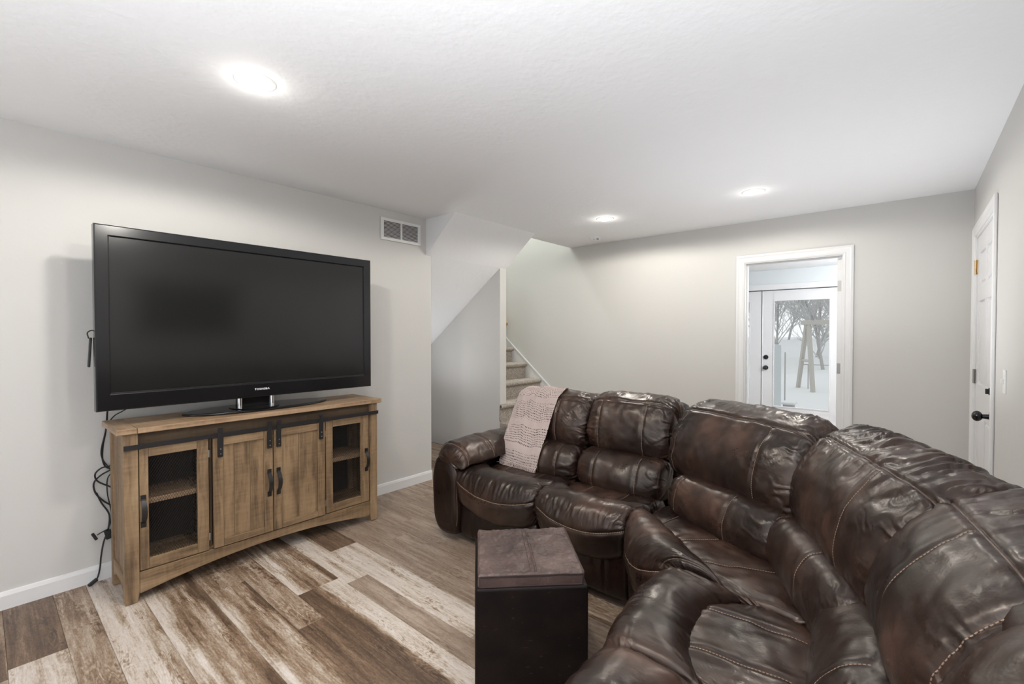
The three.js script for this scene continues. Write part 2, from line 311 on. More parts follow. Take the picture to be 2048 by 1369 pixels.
// baseboards
const bbProfile = [[0, 0], [0.014, 0], [0.014, 0.068], [0.008, 0.085], [0, 0.088]];
function baseboard(name, ax, az, bx_, bz_) {     // runs from a to b, room on the left of a->b seen from above
  const dx = bx_ - ax, dz = bz_ - az, L = Math.hypot(dx, dz), g = slab(bbProfile, L, 0);
  // local z along the run, local x into the room
  const m = new THREE.Matrix4().makeBasis(new THREE.Vector3(dz / L, 0, -dx / L), new THREE.Vector3(0, 1, 0), new THREE.Vector3(dx / L, 0, dz / L)); m.setPosition(ax, 0, az);
  g.applyMatrix4(m); return struct(name, flatUV(g), M.trim);
}
baseboard('baseboard_left', TVX, -2.79, TVX, FZ);
baseboard('baseboard_partition', -5.4, -3.76, TVX, -3.76);
baseboard('baseboard_back', -2.9, BZ, -1.25, BZ);
baseboard('baseboard_right', RX, FZ, RX, -3.60);

// ------------------------------------------------------------------ doorway in the back wall
const casing = [[0, 0], [0.062, 0], [0.066, 0.006], [0.064, 0.014], [0.050, 0.018], [0.040, 0.012], [0.018, 0.011], [0.012, 0.014], [0.004, 0.012], [0, 0.008]];
function casingSide(h, mitreIn) { // profile x = away from opening, z = out of wall, pushed up y
  const g = slab(casing, h, 0); g.rotateX(-Math.PI / 2); return g;
}
{
  const d = struct('door_1', [box(-1.202, -1.182, 0, 2.063, BZ - 0.125, BZ + 0.004, 0.001), box(-0.426, -0.406, 0, 2.063, BZ - 0.125, BZ + 0.004, 0.001), box(-1.182, -0.426, 2.043, 2.063, BZ - 0.125, BZ + 0.004, 0.001),
    box(-1.182, -1.172, 0, 2.043, BZ - 0.075, BZ - 0.04, 0.001), box(-0.436, -0.426, 0, 2.043, BZ - 0.075, BZ - 0.04, 0.001), box(-1.172, -0.436, 2.033, 2.043, BZ - 0.0745, BZ - 0.0405, 0.001)], M.trim);
  // three mitred casing boards: profile swept round the opening
  const path = [[-1.188, 0], [-1.188, 2.049], [-0.420, 2.049], [-0.420, 0]], out = [[-1, 0], [-1, 1], [1, 1], [1, 0]];
  for (let s = 0; s < 3; s++) {
    const pos = [], ring = (k) => casing.map(([a, c]) => [path[k][0] + out[k][0] * a * 1.12, path[k][1] + out[k][1] * a * 1.12, BZ + 0.001 + c]);
    const A = ring(s), B = ring(s + 1);
    for (let i = 0; i < A.length; i++) { const j = (i + 1) % A.length; pos.push(...A[i], ...B[j], ...B[i], ...A[i], ...A[j], ...B[j]); }
    const g = new THREE.BufferGeometry(); g.setAttribute('position', new THREE.Float32BufferAttribute(pos, 3)); g.setAttribute('uv', new THREE.Float32BufferAttribute(new Float32Array(pos.length / 3 * 2), 2)); g.computeVertexNormals();
    mesh('door_casing', g, M.trim, d);
  }
}
{ // the doorway's own door, swung open into the room beyond: its hinge edge shows
  const d = struct('door_6', box(-0.467, -0.432, 0.012, 2.03, -5.62, -4.872, 0.002), M.doorWhite);
  for (const y of [1.79, 1.075, 0.28]) mesh('hinge_leaf', box(-0.464, -0.436, y - 0.045, y + 0.045, -4.873, -4.869, 0.0008), M.nickel, d);
  mesh('hinge_leaf', box(-0.464, -0.436, 1.935, 1.985, -4.873, -4.869, 0.0008), M.white, d);
}
// ------------------------------------------------------------------ the room beyond
{
  const Z = -8.2, x0 = -3.0, x1 = 0.5, h = 2.385;
  struct('floor_beyond', box(x0 - 0.1, x1 + 0.1, -0.12, 0, Z, BZ - 0.12, 0), plankMat.grey);
  struct('ceiling_beyond', U(box(x0 - 0.1, x1 + 0.1, h, h + 0.15, Z - 0.12, BZ - 0.12, 0)), M.ceiling);
  struct('wall_beyond_left', box(x0 - 0.12, x0, 0, h, Z - 0.12, BZ - 0.12, 0), M.blueWall);
  struct('wall_beyond_right', box(x1, x1 + 0.12, 0, h, Z - 0.12, BZ - 0.12, 0), M.blueWall);
  const a = -2.80, c = -0.70, t = 2.075;
  const g = slab([[x0, 0], [a, 0], [a, t], [c, t], [c, 0], [x1, 0], [x1, h], [x0, h]], 0.12, 0); g.translate(0, 0, Z - 0.12); struct('wall_beyond_back', flatUV(g), M.blueWall);
  const trim = struct('trim_1', [box(a - 0.09, c + 0.09, t, t + 0.085, Z, Z + 0.02, 0.003), box(a - 0.09, a, 0, t, Z, Z + 0.02, 0.003), box(c, c + 0.09, 0, t, Z, Z + 0.02, 0.003)], M.doorWhite);
  mesh('weatherstrip', [box(a, c, t - 0.03, t - 0.001, Z - 0.115, Z - 0.098, 0), box(-1.80, -1.765, 0.01, t - 0.03, Z - 0.115, Z - 0.098, 0)], M.blackMatte, trim);
  // a pair of glazed doors
  for (const [k, l, r, mull] of [[0, a + 0.004, -1.789, 1], [1, -1.780, c - 0.004, 0]]) {
    const st = 0.16, y0 = 0.015, y1 = t - 0.010, gl = l + st, gr = r - st, gb = 0.22, gt = 1.915, zf = Z - 0.05, zb = Z - 0.095;
    const d = struct(k ? 'door_4' : 'door_3', [box(l, gl, y0, y1, zb, zf, 0.003), box(gr, r, y0, y1, zb, zf, 0.003), box(gl, gr, y0, gb, zb, zf, 0.003), box(gl, gr, gt, y1, zb, zf, 0.003)], M.doorWhite);
    const bead = 0.018; mesh('glazing_bead', [box(gl, gl + bead, gb, gt, zf - 0.002, zf + 0.008, 0.003), box(gr - bead, gr, gb, gt, zf - 0.002, zf + 0.008, 0.003), box(gl + bead, gr - bead, gb, gb + bead, zf - 0.002, zf + 0.008, 0.003), box(gl + bead, gr - bead, gt - bead, gt, zf - 0.002, zf + 0.008, 0.003)], M.doorWhite, d);
    const p = new THREE.PlaneGeometry(gr - gl, gt - gb); p.translate((gl + gr) / 2, (gb + gt) / 2, (zf + zb) / 2); mesh('pane', p, M.tinted, d);
    if (k) {
      mesh('door_edge', box(l + 0.001, l + 0.014, y0, y1, zf - 0.004, zf + 0.012, 0.003), M.doorWhite, d);
      for (const y of [1.005, 0.837]) { const kn = mesh(y > 0.9 ? 'deadbolt' : 'door_knob', [cyl(0.034, 0.036, 0.014, l + 0.06, y, zf + 0.008, 'z'), ...(y > 0.9 ? [cyl(0.012, 0.012, 0.02, l + 0.06, y, zf + 0.02, 'z')] : [cyl(0.012, 0.014, 0.03, l + 0.06, y, zf + 0.03, 'z'), (() => { const s = new THREE.SphereGeometry(0.03, 20, 14); s.scale(1, 1, 0.72); s.translate(l + 0.06, y, zf + 0.055); return s; })()])], M.blackMatte, d); }
    }
  }
  const fx = thing('pendant_lamp', 'white globe pendant lamp in the room beyond the doorway', 'lamp', [0.05, h, -6.7]);
  mesh('canopy', lathe([[0, 0], [0.06, 0], [0.055, -0.02], [0, -0.025]]), M.white, fx); mesh('cord', cyl(0.004, 0.004, 0.42, 0, -0.22, 0), M.white, fx);
  mesh('globe', new THREE.SphereGeometry(0.11, 28, 18).translate(0, 1.85 - h, 0), M.lens, fx);
}
// ------------------------------------------------------------------ closed six-panel door in the right wall (local x runs away from the viewer, z into the room)
{
  const d = new THREE.Group(); d.name = 'door_2'; d.userData.kind = 'structure'; d.position.set(RX, 0, -3.68); d.rotation.y = -Math.PI / 2; scene.add(d);
  // local x -> world +z ... so far side is negative x
  const far = -0.925, nearX = 0.0, top = 2.06;
  mesh('door_jamb', [box(far - 0.03, far - 0.005, 0, top + 0.012, -0.11, 0.004, 0.002), box(nearX - 0.01, nearX + 0.015, 0, top + 0.012, -0.11, 0.004, 0.002), box(far - 0.03, nearX + 0.015, top - 0.01, top + 0.012, -0.11, 0.004, 0.002)], M.trim, d);
  const path = [[far - 0.022, 0], [far - 0.022, top + 0.004], [nearX + 0.007, top + 0.004], [nearX + 0.007, 0]], out = [[-1, 0], [-1, 1], [1, 1], [1, 0]];
  for (let s = 0; s < 3; s++) {
    const pos = [], ring = (k) => casing.map(([p, c]) => [path[k][0] + out[k][0] * p * 1.12, path[k][1] + out[k][1] * p * 1.12, 0.001 + c]), A = ring(s), B = ring(s + 1);
    for (let i = 0; i < A.length; i++) { const j = (i + 1) % A.length; pos.push(...A[i], ...B[j], ...B[i], ...A[i], ...A[j], ...B[j]); }
    const g = new THREE.BufferGeometry(); g.setAttribute('position', new THREE.Float32BufferAttribute(pos, 3)); g.setAttribute('uv', new THREE.Float32BufferAttribute(new Float32Array(pos.length / 3 * 2), 2)); g.computeVertexNormals();
    mesh('door_casing', g, M.trim, d);
  }
  // leaf with raised panels
  const L = far, R = nearX - 0.012, W = R - L, panels = [], cols = [[0.115, 0.43], [0.50, W - 0.115]];
  for (const [p, q] of cols) for (const [y0, y1] of [[0.24, 0.83], [1.03, 1.60], [1.71, 1.93]]) panels.push([L + p, L + q, y0, y1]);
  const leaf = slab([[L, 0.01], [R, 0.01], [R, top - 0.012], [L, top - 0.012]], 0.012, 0, panels.map(([a, c, y0, y1]) => [[a, y0], [a, y1], [c, y1], [c, y0]])); leaf.translate(0, 0, -0.018);
  mesh('door_leaf', [flatUV(leaf), box(L, R, 0.01, top - 0.012, -0.045, -0.018, 0)], M.doorWhite, d);
  for (const [a, c, y0, y1] of panels) { const g = slab([[a + 0.018, y0 + 0.018], [c - 0.018, y0 + 0.018], [c - 0.018, y1 - 0.018], [a + 0.018, y1 - 0.018]], 0.002, 0.007); g.translate(0, 0, -0.018 + 0.0); mesh('door_panel', flatUV(g), M.doorWhite, d); }
  for (const [y, m] of [[1.845, M.brass], [1.075, M.nickel], [0.25, M.nickel]]) mesh('hinge', [box(L - 0.006, L + 0.02, y - 0.05, y + 0.05, -0.006, -0.002, 0.001), cyl(0.007, 0.007, 0.10, L - 0.004, y, 0.004)], m, d);
  const kx = R - 0.065; // knob near the viewer's side
  mesh('door_knob', [cyl(0.032, 0.034, 0.010, kx, 0.90, 0.0, 'z'), cyl(0.012, 0.015, 0.035, kx, 0.90, 0.022, 'z'), (() => { const s = new THREE.SphereGeometry(0.030, 24, 16); s.scale(1, 1, 0.8); s.translate(kx, 0.90, 0.055); return s; })()], M.blackGloss, d);
  mesh('deadbolt', [cyl(0.020, 0.022, 0.016, kx, 1.045, 0.002, 'z'), box(kx - 0.006, kx + 0.006, 1.03, 1.06, 0.008, 0.024, 0.002)], M.blackMatte, d);
}
for (const [x, z, , , label] of CANS) {
  const t = thing('can_lamp', label, 'floor lamp', [x, 0, z]);
  mesh('base', lathe([[0, 0], [0.12, 0], [0.12, 0.012], [0.10, 0.02], [0, 0.02]]), M.blackMatte, t);
  mesh('lamp_shade', lathe([[0, 0.02], [0.08, 0.02], [0.085, 0.36], [0.082, 0.36], [0.077, 0.025], [0, 0.025]]), M.blackMatte, t);
  const b = new THREE.SphereGeometry(0.05, 20, 14); b.translate(0, 0.42, 0); mesh('bulb', b, M.lens, t);
}
{ // light switch beside it
  const s = thing('light_switch', 'white toggle light switch on the wall beside the panelled door', 'light switch', [RX, 1.14, -3.262], -Math.PI / 2);
  mesh('switch_plate', box(-0.036, 0.036, -0.058, 0.058, -0.001, 0.006, 0.003), M.white, s);
  mesh('toggle', box(-0.005, 0.005, -0.011, 0.012, 0.004, 0.016, 0.002), M.white, s);
}
{ // dark panel with a ledge on the right wall, seen only in the screen
  const p = thing('wall_panel', 'dark wall panel with a projecting top ledge, seen only reflected in the television screen', 'wall panel', [RX, 1.38, -1.66], -Math.PI / 2);
  mesh('panel_face', box(-0.50, 0.50, 0, 0.52, 0, 0.03, 0.006), M.blackMatte, p);
  mesh('ledge', [box(-0.58, 0.58, 0.55, 0.60, 0, 0.055, 0.006), box(-0.54, 0.54, 0.52, 0.55, 0, 0.045, 0.01)], M.blackMatte, p);
}
// ------------------------------------------------------------------ stairs
{
  const st = thing('staircase', 'grey-beige carpeted stairs climbing behind the partition wall', 'stairs', [0, 0, 0]);
  const rise = 0.199, run = 0.235;
  for (let k = 1; k <= 10; k++) {
    const x = -3.598 + (4 - k) * run, y = rise * k, z0 = BZ + 0.021, z1 = -3.866, x0 = k === 10 ? -5.85 : x - run - 0.04;
    const e = 0.026, sh = new THREE.Shape();
    sh.moveTo(x0, y - rise); sh.lineTo(x - 0.035, y - rise); sh.lineTo(x - 0.035, y - 2 * e - 0.004); sh.lineTo(x - e, y - 2 * e); sh.absarc(x - e, y - e, e, -Math.PI / 2, Math.PI / 2, false); sh.lineTo(x0, y);
    const g = new THREE.ExtrudeGeometry(sh, { depth: z1 - z0 - 0.02, bevelEnabled: true, bevelSize: 0.01, bevelThickness: 0.01, bevelOffset: -0.01, bevelSegments: 2, curveSegments: 10 }); g.translate(0, 0, z0 + 0.01);
    const stp = mesh('step', flatUV(g), M.carpet, st);
    if (k <= 3) { // the lowest steps wrap in front of the wall's end
      const s2 = new THREE.Shape(), xb = TVX + 0.002; s2.moveTo(xb, y - rise); s2.lineTo(x - 0.035, y - rise); s2.lineTo(x - 0.035, y - 2 * e - 0.004); s2.lineTo(x - e, y - 2 * e); s2.absarc(x - e, y - e, e, -Math.PI / 2, Math.PI / 2, false); s2.lineTo(xb, y);
      const g2 = new THREE.ExtrudeGeometry(s2, { depth: 0.10, bevelEnabled: true, bevelSize: 0.008, bevelThickness: 0.02, bevelOffset: -0.008, bevelSegments: 3, curveSegments: 10 }); g2.translate(0, 0, -3.866); mesh('step_return', flatUV(g2), M.carpet, stp);
    }
  }
  // white skirt board with a capped edge along the back wall
  const q = (x) => 0.692 - (x + 3.458) * 0.829;
  const g = slab([[-5.3, q(-5.3)], [-5.3, q(-5.3) - 0.5], [-2.85, -0.02 + 0.02], [-2.85, q(-2.85) > 0 ? q(-2.85) : 0.05]], 0.012, 0); g.translate(0, 0, BZ + 0.001);
  mesh('skirt_board', flatUV(g), M.trim, st);
  const c = slab([[-5.3, q(-5.3)], [-5.3, q(-5.3) - 0.022], [-2.85, q(-2.85) - 0.022], [-2.85, q(-2.85)]], 0.018, 0.002); c.translate(0, 0, BZ + 0.001); mesh('skirt_cap', flatUV(c), M.trim, st);
  const hr = thing('handrail', 'short end of an oak handrail on the stair wall', 'handrail', [0, 0, 0]);
  const hp = slab([[-0.024, -0.03], [0.024, -0.03], [0.028, 0], [0.022, 0.026], [0, 0.034], [-0.022, 0.026], [-0.028, 0]], 1.5, 0.003); hp.rotateY(-Math.PI / 2); hp.rotateZ(-0.692); hp.translate(-4.17, 1.50, BZ + 0.075);
  mesh('rail', flatUV(hp), M.oak, hr); mesh('bracket', tube([[-4.5, 1.74, BZ + 0.075], [-4.5, 1.69, BZ + 0.07], [-4.5, 1.66, BZ + 0.005]], 0.008, 12), M.brass, hr);
}
// ------------------------------------------------------------------ ceiling fittings and vent
LAMPS.forEach(([x, z, , label]) => {
  const t = thing('recessed_light', label, 'ceiling light', [x, H, z]);
  mesh('trim_ring', lathe([[0.070, -0.003], [0.073, -0.004], [0.082, -0.0005], [0.082, 0.001], [0.070, 0.001], [0.070, -0.003]]), M.white, t);
  mesh('diffuser', lathe([[0, -0.012], [0.05, -0.010], [0.070, -0.003]]), M.lens, t);
});
{
  const t = thing('stair_lamp', 'flush lamp high above the stairs, out of the picture', 'light', [-4.4, 4.6, -4.33]);
  mesh('lamp_body', lathe([[0, 0], [0.12, 0], [0.12, -0.02], [0.09, -0.03], [0, -0.03]]), M.white, t);
}
{
  const t = thing('smoke_alarm', 'small round white smoke alarm on the ceiling', 'smoke alarm', [-2.622, H, -4.452]);
  mesh('alarm_body', lathe([[0.066, 0], [0.066, -0.006], [0.06, -0.012], [0.052, -0.03], [0.046, -0.036], [0, -0.038]]), M.white, t);
  const sl = []; for (const a of [-1, 1]) for (const b of [0, 1]) { const g = box(-0.014, 0.014, -0.002, 0.003, -0.004, 0.004, 0.001); g.rotateY(0.55); g.translate(a * 0.016 + 0.012, -0.030 + b * 0.009 , 0.044); sl.push(g); }
  const m = mesh('alarm_slots', sl, M.darkHole, t); m.rotation.y = 0.53;
}
{
  const t = thing('air_vent', 'white wall return-air grille with two banks of louvres near the ceiling', 'vent', [TVX, 2.275, -2.454], Math.PI / 2);
  const w = 0.209, h = 0.095;
  mesh('vent_back', box(-w + 0.01, w - 0.01, -h + 0.01, h - 0.01, 0.0005, 0.0015, 0), M.darkHole, t);
  const fr = slab([[-w, -h], [w, -h], [w, h], [-w, h]], 0.007, 0.003, [[[-w + 0.028, -h + 0.026], [-w + 0.028, h - 0.026], [-0.008, h - 0.026], [-0.008, -h + 0.026]], [[0.008, -h + 0.026], [0.008, h - 0.026], [w - 0.028, h - 0.026], [w - 0.028, -h + 0.026]]]); fr.translate(0, 0, 0.004);
  mesh('vent_frame', flatUV(fr), M.white, t);
  for (const s of [-1, 1]) for (let k = 0; k < 12; k++) {
    const y = -h + 0.030 + k * (2 * h - 0.056) / 12, g = new THREE.BoxGeometry(w - 0.034, 0.0012, 0.0095).toNonIndexed(); g.rotateX(0.75); g.translate(s * (w / 2 - 0.01), y + 0.003, 0.0065); mesh('louvre', flatUV(g), M.white, t);
  }
  for (const sx of [-1, 1]) mesh('screw', cyl(0.004, 0.004, 0.002, sx * (w - 0.012), 0, 0.0115, 'z', 10), M.nickel, t);
}
// ------------------------------------------------------------------ television stand: local x runs along the wall away from the viewer, z into the room
{
  const t = thing('tv_stand', 'brown wooden television stand with two sliding barn doors and two wire mesh doors', 'tv stand', [-2.967, 0, -0.468], Math.PI / 2);
  const W = 1.452, B = -0.335;
  mesh('table_top', [box(-0.028, 0.055, 0.868, 0.897, B - 0.043, 0.022, 0.004, 2), box(0.0555, 1.3945, 0.868, 0.897, B - 0.043, 0.022, 0.003, 0), box(1.395, 1.478, 0.868, 0.897, B - 0.043, 0.022, 0.004, 2)], M.woodTop, t);
  for (const s of [0, 1]) {
    const post = slab(s ? [[W - 0.052, 0.005], [W - 0.002, 0.005], [W, 0.868], [W - 0.06, 0.868], [W - 0.06, 0.06]] : [[0.003, 0], [0.052, 0], [0.06, 0.06], [0.06, 0.868], [0, 0.868]], 0.052, 0.0025); post.translate(0, 0, -0.0525);
    mesh('leg', flatUV(post, 1), M.wood, t);
    mesh('leg', box(s ? W - 0.055 : 0, s ? W : 0.055, 0, 0.868, B - 0.01, B + 0.035, 0.003, 1), M.wood, t);
    const x0 = s ? W - 0.026 : 0.010; mesh('side_panel', box(x0, x0 + 0.016, 0.14, 0.868, B + 0.03, -0.05, 0.001, 1), M.wood, t);
    const rail = slab([[B + 0.03, 0.055], [B + 0.10, 0.085], [-0.12, 0.085], [-0.05, 0.055], [-0.05, 0.15], [B + 0.03, 0.15]], 0.02, 0.002); rail.rotateY(-Math.PI / 2); rail.translate(s ? W - 0.003 : 0.024, 0, 0);
    mesh('side_rail', flatUV(rail, 2), M.wood, t);
  }
  // apron with the arched lower edge
  const ap = [[0.061, 0.15]]; ap.push([0.061, 0.042]); for (let k = 0; k <= 24; k++) { const x = 0.09 + (W - 0.18) * k / 24, c = (x - W / 2) / (W / 2 - 0.09); ap.push([x, 0.045 + 0.056 * (1 - c * c)]); } ap.push([W - 0.061, 0.042], [W - 0.061, 0.15]);
  const ag = slab(ap, 0.02, 0.002); ag.translate(0, 0, -0.024); mesh('apron', flatUV(ag, 0), M.wood, t);
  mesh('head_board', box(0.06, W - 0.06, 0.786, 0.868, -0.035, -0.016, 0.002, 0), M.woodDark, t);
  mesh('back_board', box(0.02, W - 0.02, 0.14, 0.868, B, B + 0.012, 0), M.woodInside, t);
  mesh('bottom_board', box(0.03, W - 0.03, 0.150, 0.172, B + 0.01, -0.028, 0.001, 0), M.wood, t);
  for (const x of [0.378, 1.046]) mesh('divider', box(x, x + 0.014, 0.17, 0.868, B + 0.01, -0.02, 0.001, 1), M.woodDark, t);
  for (const [a, c] of [[0.03, 0.378], [1.06, W - 0.03]]) mesh('shelf', box(a, c, 0.478, 0.508, B + 0.012, -0.055, 0.002, 0), M.woodTop, t);
  // mesh doors
  const meshDoor = (a, c, oa, oc, hx, hingeX) => {
    const y0 = 0.156, y1 = 0.782, o0 = 0.208, o1 = 0.738, zf = -0.004, zb = -0.024;
    const d = mesh('door', [box(a, oa, y0, y1, zb, zf, 0.002, 1), box(oc, c, y0, y1, zb, zf, 0.002, 1), box(oa + 0.0005, oc - 0.0005, y0, o0, zb, zf - 0.0005, 0.002, 0), box(oa + 0.0005, oc - 0.0005, o1, y1, zb, zf - 0.0005, 0.002, 0)], M.wood, t);
    // expanded wire: zigzag strands crossing in lozenges
    const dx = 0.0125, dy = 0.021, strands = [], w = oc - oa, h = o1 - o0;
    const seg = (p, q) => { const L = Math.hypot(q[0] - p[0], q[1] - p[1]), g = new THREE.BoxGeometry(L, 0.0014, 0.0012); g.rotateZ(Math.atan2(q[1] - p[1], q[0] - p[0])); g.translate((p[0] + q[0]) / 2, (p[1] + q[1]) / 2, zb + 0.006); return g; };
    const sl = dy / dx;
    for (let k = -Math.ceil(h / dy); k < w / dx; k++) for (const m of [1, -1]) {
      let xa = k * dx, ya = 0, xb = xa + h / sl, yb = h; if (xa < 0) { ya = -xa * sl; xa = 0; } if (xb > w) { yb -= (xb - w) * sl; xb = w; } if (ya >= yb) continue;
      strands.push(m > 0 ? seg([oa + xa, o0 + ya], [oa + xb, o0 + yb]) : seg([oc - xa, o0 + ya], [oc - xb, o0 + yb]));
    }
    const wm = mesh('wire_mesh', strands, M.iron, d); wm.userData.kind = 'stuff';
    handle(hx, d, zf);
    for (const hy of [0.70, 0.23]) mesh('hinge', cyl(0.004, 0.004, 0.04, hingeX, hy, zf - 0.002), M.ironSilver, d);
  };
  function handle(x, d, zf) {
    const y0 = 0.378, y1 = 0.545, pts = [];
    const pl = [box(x - 0.012, x + 0.012, y0, y0 + 0.03, zf, zf + 0.004, 0.001), box(x - 0.012, x + 0.012, y1 - 0.03, y1, zf, zf + 0.004, 0.001)];
    const n = 18, pos = [], hw = (k) => 0.009 + 0.003 * Math.sin(Math.PI * k / n), P = (k) => { const a = k / n; return [mix(y0 + 0.022, y1 - 0.022, a), zf + 0.004 + 0.030 * Math.pow(Math.sin(Math.PI * a), 0.75)]; };
    const q = (a, b, c, e) => pos.push(...a, ...b, ...c, ...a, ...c, ...e);
    for (let k = 0; k < n; k++) {
      const [ya, za] = P(k), [yb, zb] = P(k + 1), w0 = hw(k), w1 = hw(k + 1), th = 0.004;
      q([x - w0, ya, za], [x + w0, ya, za], [x + w1, yb, zb], [x - w1, yb, zb]);
      q([x + w0, ya, za - th], [x - w0, ya, za - th], [x - w1, yb, zb - th], [x + w1, yb, zb - th]);
      q([x + w0, ya, za], [x + w0, ya, za - th], [x + w1, yb, zb - th], [x + w1, yb, zb]);
      q([x - w0, ya, za - th], [x - w0, ya, za], [x - w1, yb, zb], [x - w1, yb, zb - th]);
    }
    const g = new THREE.BufferGeometry(); g.setAttribute('position', new THREE.Float32BufferAttribute(pos, 3)); g.setAttribute('uv', new THREE.Float32BufferAttribute(new Float32Array(pos.length / 3 * 2), 2)); g.computeVertexNormals();
    mesh('handle', [g, ...pl], M.iron, d);
  }
  meshDoor(0.064, 0.372, 0.102, 0.318, 0.079, 0.375);
  meshDoor(1.060, 1.386, 1.109, 1.324, 1.364, 1.057);
  // barn doors
  const barn = (a, c, split, hx) => {
    const y0 = 0.158, y1 = 0.784, zb = -0.010, zf = 0.010, r0 = 0.196, r1 = 0.737, s = 0.05;
    const d = mesh('door', [box(a, a + s, y0, y1, zb, zf, 0.0025, 1), box(c - s, c, y0, y1, zb, zf, 0.0025, 1), box(a + s + 0.0006, c - s - 0.0006, y0, r0, zb, zf - 0.0006, 0.0025, 0), box(a + s + 0.0006, c - s - 0.0006, r1, y1, zb, zf - 0.0006, 0.0025, 0)], M.wood, t);
    const e = [a + s, ...split, c - s];
    for (let k = 0; k + 1 < e.length; k++) mesh('board', box(e[k] + 0.0005, e[k + 1] - 0.0005, r0, r1, zb + 0.001, zb + 0.010, 0.0018, 1), M.wood, d);
    handle(hx, d, zf); return d;
  };
  const b1 = barn(0.392, 0.712, [0.50, 0.585], 0.690), b2 = barn(0.718, 1.047, [0.875], 0.744);
  mesh('rail', box(0.0, W, 0.788, 0.812, 0.014, 0.019, 0.001), M.iron, t);
  for (const x of [0.07, 0.37, 0.726, 1.07, 1.38]) mesh('rail_bolt', cyl(0.006, 0.006, 0.022, x, 0.80, 0.010, 'z', 12), M.iron, t);
  for (const [x, d] of [[0.424, b1], [0.690, b1], [0.744, b2], [1.016, b2]]) {
    const hg = mesh('hanger', [box(x - 0.0125, x + 0.0125, 0.676, 0.842, 0.020, 0.025, 0.001), box(x - 0.0125, x + 0.0125, 0.676, 0.775, 0.009, 0.020, 0.001)], M.iron, d);
    mesh('bolt', cyl(0.008, 0.008, 0.006, x, 0.824, 0.027, 'z', 8), M.iron, d);
    for (const sy of [0.722, 0.694]) mesh('screw', cyl(0.0035, 0.0035, 0.003, x, sy, 0.0258, 'z', 8), M.ironSilver, d);
  }
  mesh('glide', [cyl(0.012, 0.012, 0.008, W - 0.04, 0.004, -0.03, 'y', 14)], M.nickel, t);
}
// ------------------------------------------------------------------ television
const font = await new FontLoader().loadAsync('fonts/droid/droid_sans_bold.typeface.json');
{
  const t = thing('television', 'large flat television with glossy black frame on an oval glass base', 'television', [-3.05, 0.897, -0.381], Math.PI / 2);
  const W = 1.545, b0 = 0.086, T = 1.026, L = 0.058, R = 1.487, y0 = b0 + 0.087, y1 = b0 + 0.883;
  const fr = slab([[0, b0], [W, b0], [W, T], [0, T]], 0.05, 0.006, [[[L, y0], [L, y1], [R, y1], [R, y0]]]); fr.translate(0, 0, -0.056);
  mesh('bezel', flatUV(fr), M.blackGloss, t);
  mesh('screen', box(L - 0.004, R + 0.004, y0 - 0.004, y1 + 0.004, -0.03, -0.010, 0.001), M.screen, t);
  mesh('screen_edge', box(L, R, y0 - 0.0005, y0 + 0.0035, -0.012, -0.001, 0.001), M.iron, t);
  mesh('back_cover', [box(0.03, W - 0.03, b0 + 0.02, T - 0.02, -0.075, -0.045, 0.01), box(0.25, W - 0.25, b0 + 0.08, T - 0.12, -0.115, -0.07, 0.02)], M.blackMatte, t);
  // base: oval glass foot, neck with two bright posts
  const el = new THREE.Shape(); el.absellipse(0, 0, 0.43, 0.165, 0, Math.PI * 2);
  const eg = new THREE.ExtrudeGeometry(el, { depth: 0.006, bevelEnabled: true, bevelSize: 0.012, bevelThickness: 0.005, bevelOffset: -0.012, bevelSegments: 4, curveSegments: 64 }); eg.rotateX(-Math.PI / 2); eg.translate(0.815, 0.005, -0.12);
  mesh('base', flatUVSmooth(eg), M.blackGloss, t);
  mesh('neck', [box(0.66, 0.87, 0.014, 0.16, -0.115, -0.075, 0.012), lathe([[0, 0.016], [0.14, 0.016], [0.13, 0.022], [0, 0.024]], 40).translate(0.765, 0, -0.09)], M.blackGloss, t);
  for (const px of [0.672, 0.862]) mesh('neck_post', cyl(0.014, 0.014, 0.14, px, 0.085, -0.072), M.chrome, t);
  const tg = new TextGeometry('TOSHIBA', { font, size: 0.0118, depth: 0.0006, curveSegments: 4 }); tg.computeBoundingBox(); const bw = tg.boundingBox.max.x; tg.scale(0.088 / bw, 1, 1); tg.translate(0.776 - 0.044, b0 + 0.043, -0.0002);
  mesh('lettering', tg, M.letter, t);
}
function flatUVSmooth(g) { g = mergeVertices(g.deleteAttribute('uv').deleteAttribute('normal')); g.computeVertexNormals(); g = g.toNonIndexed(); return uvMetres(g); }

// streaming stick and cables at the left end
{
  const s = thing('streaming_stick', 'slim black streaming stick hanging at the left edge of the television', 'media stick', [-3.135, 1.28, -0.372]);
  mesh('stick_body', box(-0.012, 0.012, -0.075, 0.075, -0.004, 0.006, 0.004).rotateX(-0.06), M.blackMatte, s);
  mesh('stick_lead', tube([[0, 0.07, 0.004], [0, 0.10, 0.008], [0, 0.112, -0.01], [0, 0.10, -0.03]], 0.003, 24), M.blackMatte, s);
}
const cableM = M.blackMatte;
function cable(label, pts, r, plug) {
  const t = thing('cable', label, 'cable', [0, 0, 0], 0, undefined);
  mesh('lead', tube(pts, r, 120, 7), cableM, t);
  for (const [a, q, s] of plug || []) { const g = box(-s[0] / 2, s[0] / 2, -s[1] / 2, s[1] / 2, -s[2] / 2, s[2] / 2, 0.004); g.rotateX(q); g.translate(...a); mesh('plug', g, cableM, t); }
}

